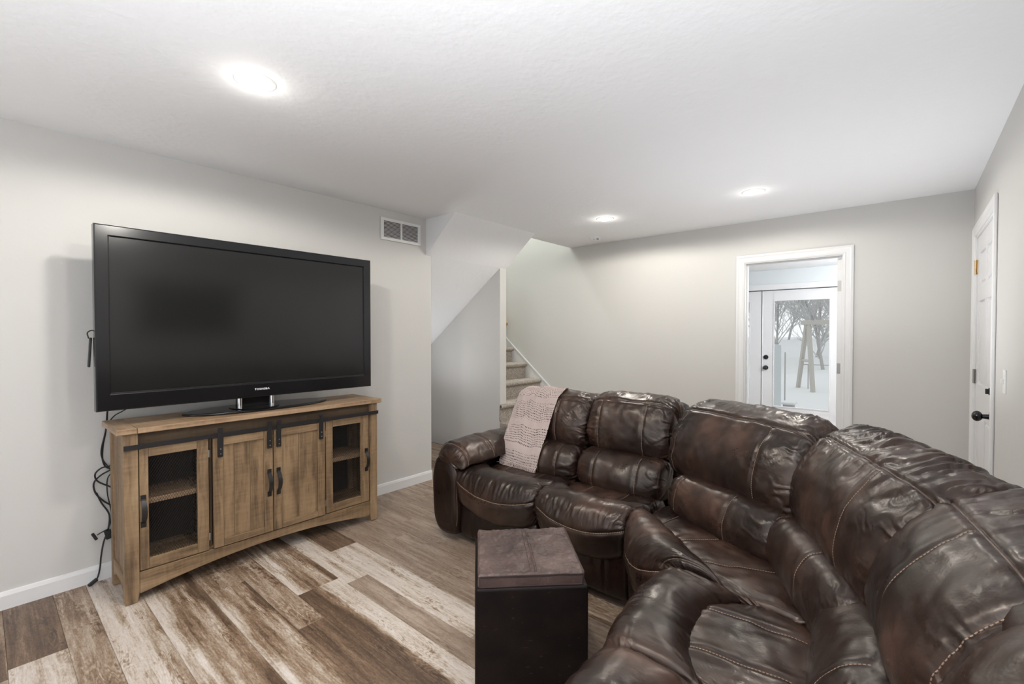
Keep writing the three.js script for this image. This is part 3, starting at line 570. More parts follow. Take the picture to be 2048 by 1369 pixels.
const cx = -3.378;
const C3 = (a) => a.map(([y, z, dx]) => [cx + (dx || 0), y, z]);
cable('black cable dropping from the television behind the stand top into the tangle', C3([[1.05, -0.470, 0.1], [0.942, -0.465, 0.03], [0.897, -0.466, 0.005], [0.827, -0.46], [0.752, -0.448], [0.676, -0.446], [0.635, -0.458], [0.615, -0.478], [0.56, -0.49, 0.01]]), 0.0042);
cable('second black cable slanting from under the television edge into the tangle', C3([[1.0, -0.60, 0.1], [0.94, -0.529, 0.04], [0.915, -0.499, 0.008], [0.88, -0.474, 0.008], [0.80, -0.452, 0.008], [0.70, -0.440, 0.008], [0.63, -0.470, 0.01], [0.59, -0.50, 0.01]]), 0.0032);
cable('black cable coiled in a wide upper loop beside the stand', C3([[0.66, -0.50, 0.012], [0.637, -0.475, 0.01], [0.633, -0.441, 0.01], [0.606, -0.414, 0.008], [0.567, -0.42, 0.006], [0.521, -0.473, 0.01], [0.50, -0.50, 0.01]]), 0.0042);
cable('black cable hanging in the widest lower loop beside the stand', C3([[0.62, -0.50], [0.609, -0.474], [0.59, -0.437], [0.553, -0.41, -0.008], [0.497, -0.415, -0.008], [0.445, -0.447], [0.415, -0.475], [0.38, -0.50]]), 0.0042);
cable('thin black cable running down the back corner of the stand to the splitter', C3([[0.60, -0.49], [0.572, -0.468], [0.484, -0.464], [0.427, -0.472], [0.363, -0.48], [0.304, -0.473], [0.276, -0.458, 0.004], [0.284, -0.46, 0.01], [0.277, -0.437, 0.012], [0.267, -0.417, 0.012]]), 0.003, [[[cx + 0.012, 0.262, -0.406], -1.15, [0.012, 0.014, 0.045]]]);
cable('black cable with a plug ending on the floor at the baseboard', C3([[0.496, -0.419, -0.01], [0.436, -0.439, -0.008], [0.36, -0.471, -0.006], [0.284, -0.466, -0.004], [0.259, -0.459], [0.214, -0.445], [0.141, -0.433, 0.006], [0.077, -0.427, 0.008], [0.03, -0.416, 0.01], [0.014, -0.405, 0.012]]), 0.004, [[[cx + 0.0, 0.252, -0.466], 0.2, [0.02, 0.05, 0.03]], [[cx + 0.016, 0.014, -0.396], 0.6, [0.018, 0.018, 0.045]]]);

// ------------------------------------------------------------------ soft upholstery
// A cushion is a closed outline (d forward, h up) drawn along its width and drawn in at both ends; warp places it, disp raises or sinks its skin.
function catmull(pts, n) {
  const c = new THREE.CatmullRomCurve3(pts.map((p) => new THREE.Vector3(p[0], p[1], 0)), true, 'centripetal'); c.arcLengthDivisions = 600;
  return c.getSpacedPoints(n).slice(0, n).map((v) => [v.x, v.y]);
}
function cushion({ name, parent, mat = M.leather, prof, W, ns = 90, np = 170, end = 7, endR = 0.12, keep = 0.0, warp, seed = 1, lump = 0.005, folds = [], ends = 0.006, endPow = 5, seams = [], bands = [], skew }) {
  const P = catmull(prof, np), cen = [0, 0]; for (const p of P) { cen[0] += p[0] / np; cen[1] += p[1] / np; }
  const per = []; let L = 0; for (let i = 0; i < np; i++) { per.push(L); const a = P[i], b = P[(i + 1) % np]; L += Math.hypot(b[0] - a[0], b[1] - a[1]); } 
  // even spacing along the width, round ends included
  const S = []; { const N = 1500, acc = [0], ss = [-1]; let prev = null, len = 0; for (let i = 0; i <= N; i++) { const ph = -Math.PI / 2 + Math.PI * i / N, sn = Math.sin(ph), s = Math.sign(sn) * Math.pow(Math.abs(sn), 2 / end), e = Math.pow(Math.max(0, Math.cos(ph)), 2 / end); const q = [s * W / 2, e * endR]; if (prev) len += Math.hypot(q[0] - prev[0], q[1] - prev[1]); acc[i] = len; ss[i] = [s, e]; prev = q; }
    let j = 0; for (let i = 0; i <= ns; i++) { const want = len * i / ns; while (j < N && acc[j + 1] < want) j++; const k = j >= N ? 0 : (want - acc[j]) / Math.max(1e-9, acc[j + 1] - acc[j]); const a = ss[j], b = ss[Math.min(N, j + 1)]; S.push([mix(a[0], b[0], k), mix(a[1], b[1], k)]); } }
  const eOf = (s) => Math.pow(Math.max(0, 1 - Math.pow(Math.abs(s), end)), 1 / end);
  const base = (s, e, t) => { // t in samples
    const i = ((Math.floor(t) % np) + np) % np, k = t - Math.floor(t), a = P[i], b = P[(i + 1) % np], f = mix(e, 1, keep);
    return warp(s * W / 2, cen[0] + (mix(a[0], b[0], k) - cen[0]) * f, cen[1] + (mix(a[1], b[1], k) - cen[1]) * f, s);
  };
  const nearest = ([d, h]) => { let bi = 0, bd = 1e9; for (let i = 0; i < np; i++) { const q = (P[i][0] - d) ** 2 + (P[i][1] - h) ** 2; if (q < bd) { bd = q; bi = i; } } return bi; };
  for (const f of folds) f.t = nearest(f.at);
  for (const b of bands) b.t = nearest(b.at);
  for (const q of seams) if (q.at) q.t = nearest(q.at); else { q.t0 = nearest(q.from); q.t1 = nearest(q.to); if (q.t1 < q.t0) q.t1 += np; if (q.back) { const a = q.t0; q.t0 = q.t1 - np; q.t1 = a; if (q.t1 < q.t0) q.t1 += np; } }
  const dt = (a, b) => { let d = Math.abs(a - b) % np; if (d > np / 2) d = np - d; return d * L / np; };
  const disp = (s, t, p) => {
    const u = s * W / 2, v = t * L / np, e = eOf(s);
    const fade = sstep(0.25, 0.85, e);
    let r = lump * (N3(p.x * 6 + seed * 9.1, p.y * 6, p.z * 6) + 0.28 * N3(p.x * 15 - seed * 5.3, p.y * 15, p.z * 15));
    for (const f of folds) { // creases that run across the seam at outline point f.at
      const m = Math.exp(-((dt(t, f.t) / f.w) ** 2)) * (f.mid ? 0.35 + 0.65 * sstep(0.1, 0.7, Math.abs(s)) : 1); if (m < 0.01) continue;
      const lean = (f.lean || 0) * (dt(t, f.t)) , n = N3((u + lean) * f.freq + 0.6 * N2(u * 7 + seed, v * 4), v * f.freq * 0.13, seed * 3.7), n2 = N3((u + lean) * f.freq * 2.1, v * f.freq * 0.2, seed * 7.1 + 5);
      r += fade * f.amp * m * (0.75 * n + 0.35 * n2 - 0.9 * Math.pow(1 - Math.abs(n), 5));
    }
    if (ends) { // creases running in from the ends
      const m = Math.pow(Math.abs(s), endPow) * sstep(0, 0.8, e); if (m > 0.01) { const n = N3(v * 26 + 1.2 * N2(u * 9, v * 6 + seed), u * 4, seed * 2.3 + 11); r += ends * m * (0.8 * n - 1.0 * Math.pow(1 - Math.abs(n), 4)); }
    }
    for (const q of seams) {
      let x; if (q.at) { const sag = q.sag || 0; x = Math.abs(dt2(t, q.t) + sag * (s * s)); if (q.span && (s < q.span[0] || s > q.span[1])) continue; } else { x = Math.abs(u - q.s * W / 2 - (q.bow || 0) * Math.sin(Math.PI * clamp((rel(t, q.t0)) / (q.t1 - q.t0)))); if (rel(t, q.t0) > q.t1 - q.t0) continue; }
      const g = q.groove ?? 0.004; r += -g * Math.exp(-((x / 0.006) ** 2)) + g * 0.55 * Math.exp(-(((x - 0.02) / 0.016) ** 2));
    }
    for (const b of bands) r += b.amp * Math.exp(-((dt(t, b.t) / b.w) ** 2)) * (1 - (b.curve || 0) * s * s);
    return r * Math.min(1, e * 1.6);
  };
  const dt2 = (a, b) => { let d = (a - b) % np; if (d > np / 2) d -= np; if (d < -np / 2) d += np; return d * L / np; };
  const rel = (t, t0) => ((t - t0) % np + np) % np;
  const A = new THREE.Vector3(), B = new THREE.Vector3();
  let sign = 1;
  const surf = (s, e, t) => {
    const p = base(s, e, t), h = 0.01, e1 = s < 0 ? eOf(s + h) : eOf(s - h), p1 = s < 0 ? base(s + h, e1, t) : base(s - h, e1, t), p2 = base(s, e, t + 0.6), p3 = base(s, e, t - 0.6);
    A.subVectors(p1, p); if (s >= 0) A.negate(); B.subVectors(p2, p3); A.cross(B).normalize().multiplyScalar(sign);
    const n = A.clone(); return [p.addScaledVector(n, disp(s, t, p)), n];
  };
  // which way is out
  { const [, n] = surf(0, 1, 0), p = base(0, 1, 0), c = warp(0, cen[0], cen[1], 0); if (n.dot(p.clone().sub(c)) < 0) { let sum = 0; for (let t = 0; t < np; t += 5) { const [, m] = surf(0, 1, t); sum += m.dot(base(0, 1, t).sub(c)); } if (sum < 0) sign = -1; } }
  const pos = new Float32Array((ns + 1) * (np + 1) * 3), uv = new Float32Array((ns + 1) * (np + 1) * 2), idx = [];
  let o = 0; for (let i = 0; i <= ns; i++) for (let j = 0; j <= np; j++) { const [p] = surf(S[i][0], S[i][1], j % np); pos[3 * o] = p.x; pos[3 * o + 1] = p.y; pos[3 * o + 2] = p.z; if (S[i][1] < 0.8) { const q = P[j % np]; uv[2 * o] = cen[0] + (q[0] - cen[0]) * S[i][1] + seed * 0.37; uv[2 * o + 1] = cen[1] + (q[1] - cen[1]) * S[i][1] + seed * 0.61; } else { uv[2 * o] = S[i][0] * W / 2 + seed * 0.37; uv[2 * o + 1] = j * L / np + seed * 0.61; } o++; }
  const w = np + 1; for (let i = 0; i < ns; i++) for (let j = 0; j < np; j++) { const a = i * w + j, b = a + w; if (sign > 0) idx.push(a, b, a + 1, b, b + 1, a + 1); else idx.push(a, a + 1, b, b, a + 1, b + 1); }
  const g = new THREE.BufferGeometry(); g.setAttribute('position', new THREE.BufferAttribute(pos, 3)); g.setAttribute('uv', new THREE.BufferAttribute(uv, 2)); g.setIndex(idx); g.computeVertexNormals();
  const nn = g.attributes.normal; for (const i of [0, ns]) { let x = 0, y = 0, z = 0; for (let j = 0; j <= np; j++) { x += nn.getX(i * w + j); y += nn.getY(i * w + j); z += nn.getZ(i * w + j); } const l = Math.hypot(x, y, z) || 1; for (let j = 0; j <= np; j++) nn.setXYZ(i * w + j, x / l, y / l, z / l); }
  for (let i = 0; i <= ns; i++) { const a = i * w, b = a + np, x = nn.getX(a) + nn.getX(b), y = nn.getY(a) + nn.getY(b), z = nn.getZ(a) + nn.getZ(b), l = Math.hypot(x, y, z) || 1; nn.setXYZ(a, x / l, y / l, z / l); nn.setXYZ(b, x / l, y / l, z / l); }
  const m = mesh(name, g, mat, parent);
  for (const q of seams) {
    const pts = []; let n;
    if (q.at) { const [a, b] = q.span || [-0.97, 0.97]; n = q.n || 44; for (let i = 0; i <= n; i++) { const s = mix(a, b, i / n); const [p, nm] = surf(s, eOf(s), q.t - (q.sag || 0) * s * s * np / L); pts.push(p.addScaledVector(nm, q.lift ?? 0.001)); } }
    else { n = q.n || 40; for (let i = 0; i <= n; i++) { const t = mix(q.t0, q.t1, i / n), s = q.s + (q.bow || 0) * Math.sin(Math.PI * i / n) / (W / 2); const [p, nm] = surf(s, eOf(s), t); pts.push(p.addScaledVector(nm, q.lift ?? 0.001)); } }
    const curve = new THREE.CatmullRomCurve3(pts, false, 'centripetal'), len = curve.getLength(), r = q.r || (q.pipe ? 0.004 : 0.0016), tg = new THREE.TubeGeometry(curve, n * 2, r, 5, false), tu = tg.attributes.uv; for (let i = 0; i < tu.count; i++) tu.setX(i, tu.getX(i) * len / 0.009);
    mesh(q.pipe ? 'piping' : 'stitching', tg, q.pipe ? M.piping : M.thread, m);
  }
  m.surf = (s, t) => surf(s, eOf(s), t); m.np = np; m.nearest = nearest; m.L = L; return m;
}
const line = (theta, ox, oz) => { const c = Math.cos(theta), s = Math.sin(theta); return (x, d, h) => new THREE.Vector3(ox + x * c - d * s, h, oz + x * s + d * c); };

// ------------------------------------------------------------------ the sectional sofa
const sofa = thing('sectional_sofa', 'dark brown leather reclining sectional sofa curving round the corner with pale stitching', 'sofa', [0, 0, 0]);
const HEAD = [[-0.60, 0.625], [-0.545, 0.655], [-0.522, 0.72], [-0.525, 0.80], [-0.55, 0.88], [-0.59, 0.945], [-0.64, 0.985], [-0.71, 1.005], [-0.78, 0.99], [-0.83, 0.93], [-0.85, 0.80], [-0.84, 0.66], [-0.72, 0.61]];
const HEADB = [[-0.60, 0.595], [-0.545, 0.62], [-0.522, 0.685], [-0.528, 0.76], [-0.555, 0.84], [-0.60, 0.91], [-0.655, 0.965], [-0.72, 1.002], [-0.795, 1.018], [-0.86, 1.0], [-0.91, 0.93], [-0.93, 0.80], [-0.92, 0.66], [-0.76, 0.59]];
const HEADC = [[-0.60, 0.595], [-0.545, 0.62], [-0.522, 0.685], [-0.53, 0.76], [-0.565, 0.84], [-0.62, 0.91], [-0.69, 0.965], [-0.765, 1.002], [-0.84, 1.018], [-0.91, 1.0], [-0.96, 0.93], [-0.98, 0.80], [-0.96, 0.66], [-0.76, 0.59]];
const LUMB = [[-0.54, 0.415], [-0.475, 0.44], [-0.452, 0.50], [-0.460, 0.57], [-0.495, 0.63], [-0.56, 0.655], [-0.68, 0.63], [-0.70, 0.50], [-0.63, 0.41]];
const PANEL = [[-0.58, 0.40], [-0.53, 0.445], [-0.42, 0.462], [-0.28, 0.462], [-0.20, 0.452], [-0.155, 0.425], [-0.15, 0.38], [-0.20, 0.33], [-0.40, 0.30], [-0.55, 0.33]];
const ROLL = [[-0.215, 0.40], [-0.205, 0.455], [-0.165, 0.50], [-0.105, 0.513], [-0.05, 0.498], [-0.010, 0.455], [0.004, 0.395], [-0.004, 0.33], [-0.02, 0.275], [-0.06, 0.245], [-0.14, 0.26], [-0.20, 0.32]];
const BASE = [[-0.05, 0.285], [-0.035, 0.24], [-0.03, 0.15], [-0.04, 0.07], [-0.07, 0.042], [-0.20, 0.042], [-0.22, 0.16], [-0.18, 0.28]];
const SHELL = [[-0.80, 0.92], [-0.87, 0.95], [-0.94, 0.90], [-0.965, 0.60], [-0.96, 0.20], [-0.94, 0.06], [-0.80, 0.045], [-0.70, 0.10], [-0.70, 0.40], [-0.74, 0.70]];
const shift = (pr, d, h = 0) => pr.map((p) => [p[0] + d, p[1] + h]);
function head(W, warp, seed, o = {}) {
  const big = o.prof === HEADB || o.prof === HEADC, c3 = o.prof === HEADC ? -0.035 : 0, LO = big ? [-0.56, 0.612] : [-0.56, 0.64], UP = big ? [-0.648 + c3, 0.96] : [-0.60, 0.955], PI = big ? [-0.655 + c3, 0.966] : [-0.605, 0.96], TP = big ? [-0.80 + c3, 1.018] : [-0.72, 1.005];
  return cushion({ name: 'back_cushion', parent: sofa, prof: o.prof || HEAD, W, warp, seed, ns: o.ns || 100, np: o.np || 190, end: o.end || 5.5, endR: o.end < 5 ? 0.22 : 0.16, lump: o.lump || 0.005, ends: o.ends ?? 0.009, endPow: 3.5,
    folds: [{ at: TP, w: o.tw || 0.10, amp: o.top ?? 0.004, freq: 22, lean: 0.3 }, { at: LO, w: 0.06, amp: 0.004, freq: 24, mid: true }],
    seams: [{ s: o.a ?? -0.66, from: LO, to: UP, bow: o.bowA || 0, groove: 0.004 }, { s: o.b ?? 0.5, from: LO, to: UP, bow: o.bowB || 0, groove: 0.004 }, { at: PI, pipe: true, groove: 0.006, span: [-0.96, 0.96] }] });
}
function lumbar(W, warp, seed, o = {}) {
  return cushion({ name: 'lumbar_cushion', parent: sofa, prof: o.prof || LUMB, W, warp, seed, ns: 84, np: 110, end: 6, endR: 0.10, lump: 0.004, ends: 0.007, endPow: 3, folds: [{ at: [-0.47, 0.44], w: 0.05, amp: 0.004, freq: 20, mid: true }],
    seams: [{ s: o.a ?? -0.55, from: [-0.52, 0.418], to: [-0.54, 0.65] }, { s: o.b ?? 0.5, from: [-0.52, 0.418], to: [-0.54, 0.65] }] });
}
function seat(W, warp, seed, o = {}) {
  const bulge = o.bulge ?? 0.035, w2 = (x, d, h, s) => { const f = sstep(-0.22, -0.02, d); return warp(x, d + bulge * (1 - s * s) * sstep(-0.25, 0, d) - (o.horn ?? 0.11) * Math.pow(Math.abs(s), 2.5) * sstep(-0.10, -0.20, d), h + f * (0.055 * s * s - 0.028) * sstep(0.52, 0.40, h), s); };
  const wp = (x, d, h, s) => warp(x, d + ((o.inner ?? 0.02) - (o.horn ?? 0.11) * Math.pow(Math.abs(s), 2.5)) * sstep(-0.45, -0.16, d), h + (o.dish ?? 0), s);
  cushion({ name: 'seat_panel', parent: sofa, prof: PANEL, W: W - 0.02, warp: wp, seed: seed + 0.5, ns: 84, np: 120, end: 6, endR: 0.10, lump: 0.006, ends: 0.005, folds: [{ at: [-0.17, 0.44], w: 0.06, amp: 0.0035, freq: 16 }],
    seams: [{ s: o.pa ?? -0.46, from: [-0.52, 0.447], to: [-0.16, 0.43], groove: 0.005, lift: 0.0015 }, { s: o.pb ?? 0.40, from: [-0.52, 0.447], to: [-0.16, 0.43], groove: 0.005, lift: 0.0015 }, ...(o.pc ? [{ s: o.pc, from: [-0.52, 0.447], to: [-0.16, 0.43], groove: 0.005, lift: 0.0015 }] : [])] });
  cushion({ name: 'seat_roll', parent: sofa, prof: ROLL, W, warp: w2, seed, ns: 110, np: 130, end: 10, endR: 0.09, lump: 0.004, ends: 0.005, folds: [{ at: [-0.02, 0.46], w: 0.055, amp: 0.0045, freq: 30 }, { at: [-0.19, 0.47], w: 0.05, amp: 0.0035, freq: 18 }],
    seams: [{ at: [0.004, 0.395], groove: 0.005, r: 0.0026, span: [-0.985, 0.985] }, ...(o.endSeam ? [{ s: o.endSeam, from: [-0.20, 0.46], to: [0.0, 0.43], groove: 0.006, pipe: true }] : [])] });
}
function basePanel(W, warp, seed, o = {}) {
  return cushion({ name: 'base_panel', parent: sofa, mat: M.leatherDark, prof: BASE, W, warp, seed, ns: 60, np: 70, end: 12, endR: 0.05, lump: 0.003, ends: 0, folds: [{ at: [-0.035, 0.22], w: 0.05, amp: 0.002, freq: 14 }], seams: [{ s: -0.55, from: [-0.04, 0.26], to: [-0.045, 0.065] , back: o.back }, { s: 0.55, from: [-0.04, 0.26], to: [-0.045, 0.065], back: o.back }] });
}
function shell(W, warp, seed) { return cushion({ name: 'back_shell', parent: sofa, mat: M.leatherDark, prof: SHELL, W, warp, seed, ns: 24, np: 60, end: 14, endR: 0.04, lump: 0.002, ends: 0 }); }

// far run, facing the viewer's side of the room
const FZ0 = -2.015, under = [];
const bow = (s, k) => k * (1 - s * s);
for (const [xc, W, sd, o] of [[-1.902, 0.645, 1, { a: -0.5, b: 0.3 }], [-1.298, 0.555, 2, { a: -0.62, b: 0.42 }]]) {
  const w = line(0, xc, FZ0);
  const hw = (x, d, h, s) => w(x, d, h - (sd === 1 ? 0.026 : 0.004), s), lw = (x, d, h, s) => w(x, d + 0.05 + 0.03 * (1 - s * s) * sstep(0.66, 0.45, h), h, s);
  under.push(head(W + 0.015, hw, sd, { ...o, top: 0.003 }), lumbar(W, lw, sd + 0.3, { a: sd === 1 ? 0.2 : -0.5, b: sd === 1 ? 0.6 : 0.5 })); seat(W, w, sd + 0.6); basePanel(W, w, sd + 0.8); shell(W, w, sd);
}
// near run, facing the television, turned a few degrees
const pressed = (f) => (x, d, h, s) => { const p = f(x, d, h, s); if (p.x > 0.29) p.x = 0.29 + 0.055 * Math.tanh((p.x - 0.29) / 0.055); return p; };   // the backs rest against the wall
const NTH = Math.PI / 2 - 0.10, BTH = NTH - 0.07, backAt = (off) => pressed(line(BTH, -0.728 + Math.cos(BTH) * off, -1.735 + Math.sin(BTH) * off)), nearAt = (off) => pressed(line(NTH, -0.728 + Math.cos(NTH) * off, -1.735 + Math.sin(NTH) * off));   // off: distance along the run from the wedge
for (const [sc, bc, W, BW, sd, o] of [[0.305, 0.49, 0.53, 0.70, 5, { a: 0.06, b: 0.80 }], [0.848, 1.09, 0.57, 0.72, 6, { a: -0.1, b: 0.8 }]]) {
  const w = nearAt(sc), wb = backAt(bc), hw = (x, d, h, s) => wb(x, d - 0.080, h, s), lw = (x, d, h, s) => nearAt(bc - 0.15)(x, d - 0.05 - 0.25 * (h - 0.5), h - 0.02, s);
  head(BW, hw, sd, { ...o, prof: HEADC, ns: 130, np: 230, top: 0.006, tw: 0.16, ends: 0.006, end: 3.6 }); lumbar(BW - 0.06, lw, sd + 0.3); seat(W, w, sd + 0.6); basePanel(W, w, sd + 0.8); if (sd > 5) shell(W, w, sd);
}
// corner wedge: front edge A to B, back edge along the two lumbar pads
{
  const F = [[-1.03, -2.03], [-0.955, -1.90], [-0.86, -1.81], [-0.735, -1.765]].map((p) => new THREE.Vector3(p[0], 0, p[1])), K = [[-1.01, -2.55], [-0.62, -2.36], [-0.26, -2.02], [-0.13, -1.71]].map((p) => new THREE.Vector3(p[0], 0, p[1]));
  const fc = new THREE.CatmullRomCurve3(F), kc = new THREE.CatmullRomCurve3(K), W = 0.62;
  const wedge = (x, d, h, s) => { const u = clamp(x / W + 0.5), f = 1 + d / 0.53, a = fc.getPoint(u), b = kc.getPoint(u); return new THREE.Vector3(b.x + (a.x - b.x) * f, h, b.z + (a.z - b.z) * f); };
  seat(W, wedge, 3.3, { bulge: 0.0, inner: 0.0, horn: 0.03, endSeam: 0.94, pa: -0.62, pb: -0.12, pc: 0.35 });
  basePanel(W, wedge, 3.8);
  // two back sections meeting at an angle
  const along = (p, q, d0) => { const th = Math.atan2(q[1] - p[1], q[0] - p[0]), mx = (p[0] + q[0]) / 2, mz = (p[1] + q[1]) / 2; return [line(th, mx + d0 * Math.sin(th), mz - d0 * Math.cos(th)), Math.hypot(q[0] - p[0], q[1] - p[1])]; };
  const [h3, l3] = along([-1.02, -2.47], [-0.37, -2.11], -0.522), [h4, l4] = along([-0.395, -2.215], [-0.07, -1.50], -0.522);
  head(l3 + 0.06, h3, 3, { prof: HEADB, a: -0.78, b: 0.52, top: 0.005, ns: 120, np: 200 }); head(l4 + 0.06, h4, 4, { prof: HEADB, tw: 0.2, end: 7, a: -0.84, b: 0.36, top: 0.009, ns: 140, np: 230, ends: 0.006 });
  const [m3, k3] = along([-0.96, -2.31], [-0.40, -2.01], -0.452), [m4, k4] = along([-0.47, -2.14], [-0.165, -1.53], -0.452);
  lumbar(k3, m3, 3.2, { a: -0.75, b: 0.25 }); lumbar(k4, m4, 4.2, { a: -0.75, b: 0.2 });
  
}
// arm at the far left end
{
  const AX = -2.345, body = [[-2.462, 0.30], [-2.455, 0.46], [-2.42, 0.545], [-2.345, 0.565], [-2.27, 0.54], [-2.225, 0.47], [-2.215, 0.30], [-2.225, 0.10], [-2.26, 0.042], [-2.40, 0.042], [-2.445, 0.10]];
  const bw = (x, a, h) => new THREE.Vector3(a + 0.03 * (h < 0.3 ? (0.3 - h) : 0), h, -2.50 - x);
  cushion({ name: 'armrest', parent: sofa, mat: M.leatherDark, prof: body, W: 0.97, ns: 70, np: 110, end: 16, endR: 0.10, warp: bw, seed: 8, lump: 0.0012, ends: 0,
    seams: [{ s: -0.965, from: [-2.30, 0.555], to: [-2.225, 0.10], r: 0.0022 }] });
  const pad = [[-2.425, 0.555], [-2.415, 0.605], [-2.36, 0.645], [-2.29, 0.655], [-2.20, 0.63], [-2.145, 0.575], [-2.13, 0.525], [-2.18, 0.515], [-2.30, 0.53], [-2.39, 0.535]];
  cushion({ name: 'arm_pad', parent: sofa, prof: pad, W: 0.66, ns: 90, np: 100, end: 7, endR: 0.08, warp: (x, a, h) => new THREE.Vector3(a, h + (x + 0.2) * 0.03 - 0.035 * sstep(-0.26, -0.34, x), -2.345 - x), seed: 9, lump: 0.006, ends: 0.009, endPow: 6, folds: [{ at: [-2.145, 0.57], w: 0.05, amp: 0.003, freq: 16 }],
    seams: [{ s: -0.16, from: [-2.415, 0.605], to: [-2.13, 0.53] , back: false }, { s: -0.86, from: [-2.415, 0.605], to: [-2.13, 0.53], r: 0.002 }] });
}
// ------------------------------------------------------------------ crocheted throw
{
  const t = thing('throw_blanket', 'pale pink crocheted throw with a fringe draped over the far end of the sofa back', 'blanket', [0, 0, 0]);
  const S = 512, alpha = dataTex(S, 1024, (u, v) => {
    // bands of open work between solid stripes; v runs down the throw, 1.0 = 0.92 m; u across
    const y = v * 0.92, band = ((y + 0.03) % 0.125) / 0.125, solid = band > 0.76;
    if (solid) return [255, 255, 255];
    const row = y / 0.0118, k = Math.floor(row), fx = ((u * 0.36) / 0.0132 + (k % 2) * 0.5) % 1, fy = row % 1;
    const hole = Math.hypot((fx - 0.5) * 1.15, (fy - 0.5) * 1.25) < 0.25 + 0.14 * (hash(k, Math.floor((u * 0.36) / 0.0132), 3) - 0.5); const c = hole ? 0 : 255; return [c, c, c];
  }, false);
  alpha.wrapS = alpha.wrapT = THREE.ClampToEdgeWrapping;
  const knit = dataTex(512, 1024, (u, v) => { const f = 0.5 + 0.28 * Math.sin(v * 0.92 / 0.0058 * 6.283) * Math.sin(u * 0.36 / 0.0062 * 6.283) + 0.3 * (hash(Math.floor(u * 512), Math.floor(v * 1024), 9) - 0.5); return [f * 255, f * 255, f * 255]; }, false);
  const wool = new THREE.MeshStandardMaterial({ name: 'crochet', color: new THREE.Color().setRGB(0.57, 0.465, 0.43), roughness: 0.95, alphaMap: alpha, alphaTest: 0.5, bumpMap: knit, bumpScale: 0.003, side: THREE.DoubleSide });
  const wool2 = new THREE.MeshStandardMaterial({ name: 'crochet fringe', color: new THREE.Color().setRGB(0.57, 0.465, 0.43), roughness: 0.95 });
  // the cloth is stretched over the cushions under it: the hull of their outline at each place across
  const cloud = []; for (const m of under.slice(0, 2)) { const p = m.geometry.attributes.position; for (let i = 0; i < p.count; i++) cloud.push([p.getX(i), p.getZ(i), p.getY(i)]); }
  const hullAt = (x) => {
    const q = cloud.filter((c) => Math.abs(c[0] - x) < 0.012 && c[2] > 0.47).map((c) => [c[1], c[2]]).sort((m, n) => m[0] - n[0] || m[1] - n[1]), up = [];
    for (const c of q) { while (up.length > 1) { const [p, r] = [up[up.length - 2], up[up.length - 1]]; if ((r[0] - p[0]) * (c[1] - p[1]) - (r[1] - p[1]) * (c[0] - p[0]) >= 0) up.pop(); else break; } up.push(c); }
    const top = up.filter((c) => c[1] > 0.475), back = [[top[0][0] - 0.012, 0.74], [top[0][0] - 0.008, 0.86]]; const last = top[top.length - 1];
    return new THREE.CatmullRomCurve3([...back.map((c) => new THREE.Vector3(0, c[1], c[0])), ...top.map((c) => new THREE.Vector3(0, c[1], c[0])), new THREE.Vector3(0, 0.478, last[0] + 0.012 + Math.max(0, last[1] - 0.6) * 0.4)], false, 'centripetal');
  };
  const hulls = []; for (let k = 0; k <= 8; k++) hulls.push(hullAt(-2.20 + 0.32 * k / 8));
  const nu = 60, nv = 150, pos = [], uv = [], idx = [], on = (x, v) => { const k = clamp((x + 2.20) / 0.32) * 8, i = Math.min(7, Math.floor(k)); return hulls[i].getPointAt(clamp(v)).lerp(hulls[i + 1].getPointAt(clamp(v)), k - i); };
  const at = (u, v) => {
    const x = -2.05 + 0.025 * Math.sin(v * 3.2) + (u - 0.5) * (0.362 - 0.01 * sstep(0.75, 1, v)) + 0.028 + 0.012 * sstep(0.6, 1, v), p = on(x, v), q = on(x, v + 0.01), o = on(x, v - 0.01), n = new THREE.Vector3(0, -(q.z - o.z), q.y - o.y).normalize().negate();
    if (v > 0.45 && n.z < 0) n.negate();
    const r = 0.009 + 0.003 * Math.sin(u * 11 + v * 4) + 0.003 * N2(u * 5, v * 9);
    return new THREE.Vector3(x, p.y + n.y * r + 0.012 * (0.5 - u) * sstep(0.6, 1, v), p.z + n.z * r);
  };
  for (let j = 0; j <= nv; j++) for (let i = 0; i <= nu; i++) { const p = at(i / nu, j / nv); pos.push(p.x, p.y, p.z); uv.push(i / nu, j / nv); }
  for (let j = 0; j < nv; j++) for (let i = 0; i < nu; i++) { const a = j * (nu + 1) + i, b = a + nu + 1; idx.push(a, b, a + 1, b, b + 1, a + 1); }
  const g = new THREE.BufferGeometry(); g.setAttribute('position', new THREE.Float32BufferAttribute(pos, 3)); g.setAttribute('uv', new THREE.Float32BufferAttribute(uv, 2)); g.setIndex(idx); g.computeVertexNormals();
  mesh('blanket_cloth', g, wool, t);
  const fr = [], r = rng(31); for (let i = 0; i <= 70; i++) { const u = i / 70, p = at(u, 1), l = 0.026 + r() * 0.014; fr.push(tube([[p.x, p.y + 0.004, p.z], [p.x + (r() - 0.5) * 0.006, p.y - l * 0.4, p.z + 0.006], [p.x + (r() - 0.5) * 0.014, Math.max(p.y - l * 0.8, 0.472), p.z + 0.012 + r() * 0.016]], 0.0018, 6, 4)); }
  const f = mesh('fringe', fr, wool2, t); f.userData.kind = 'stuff';
}
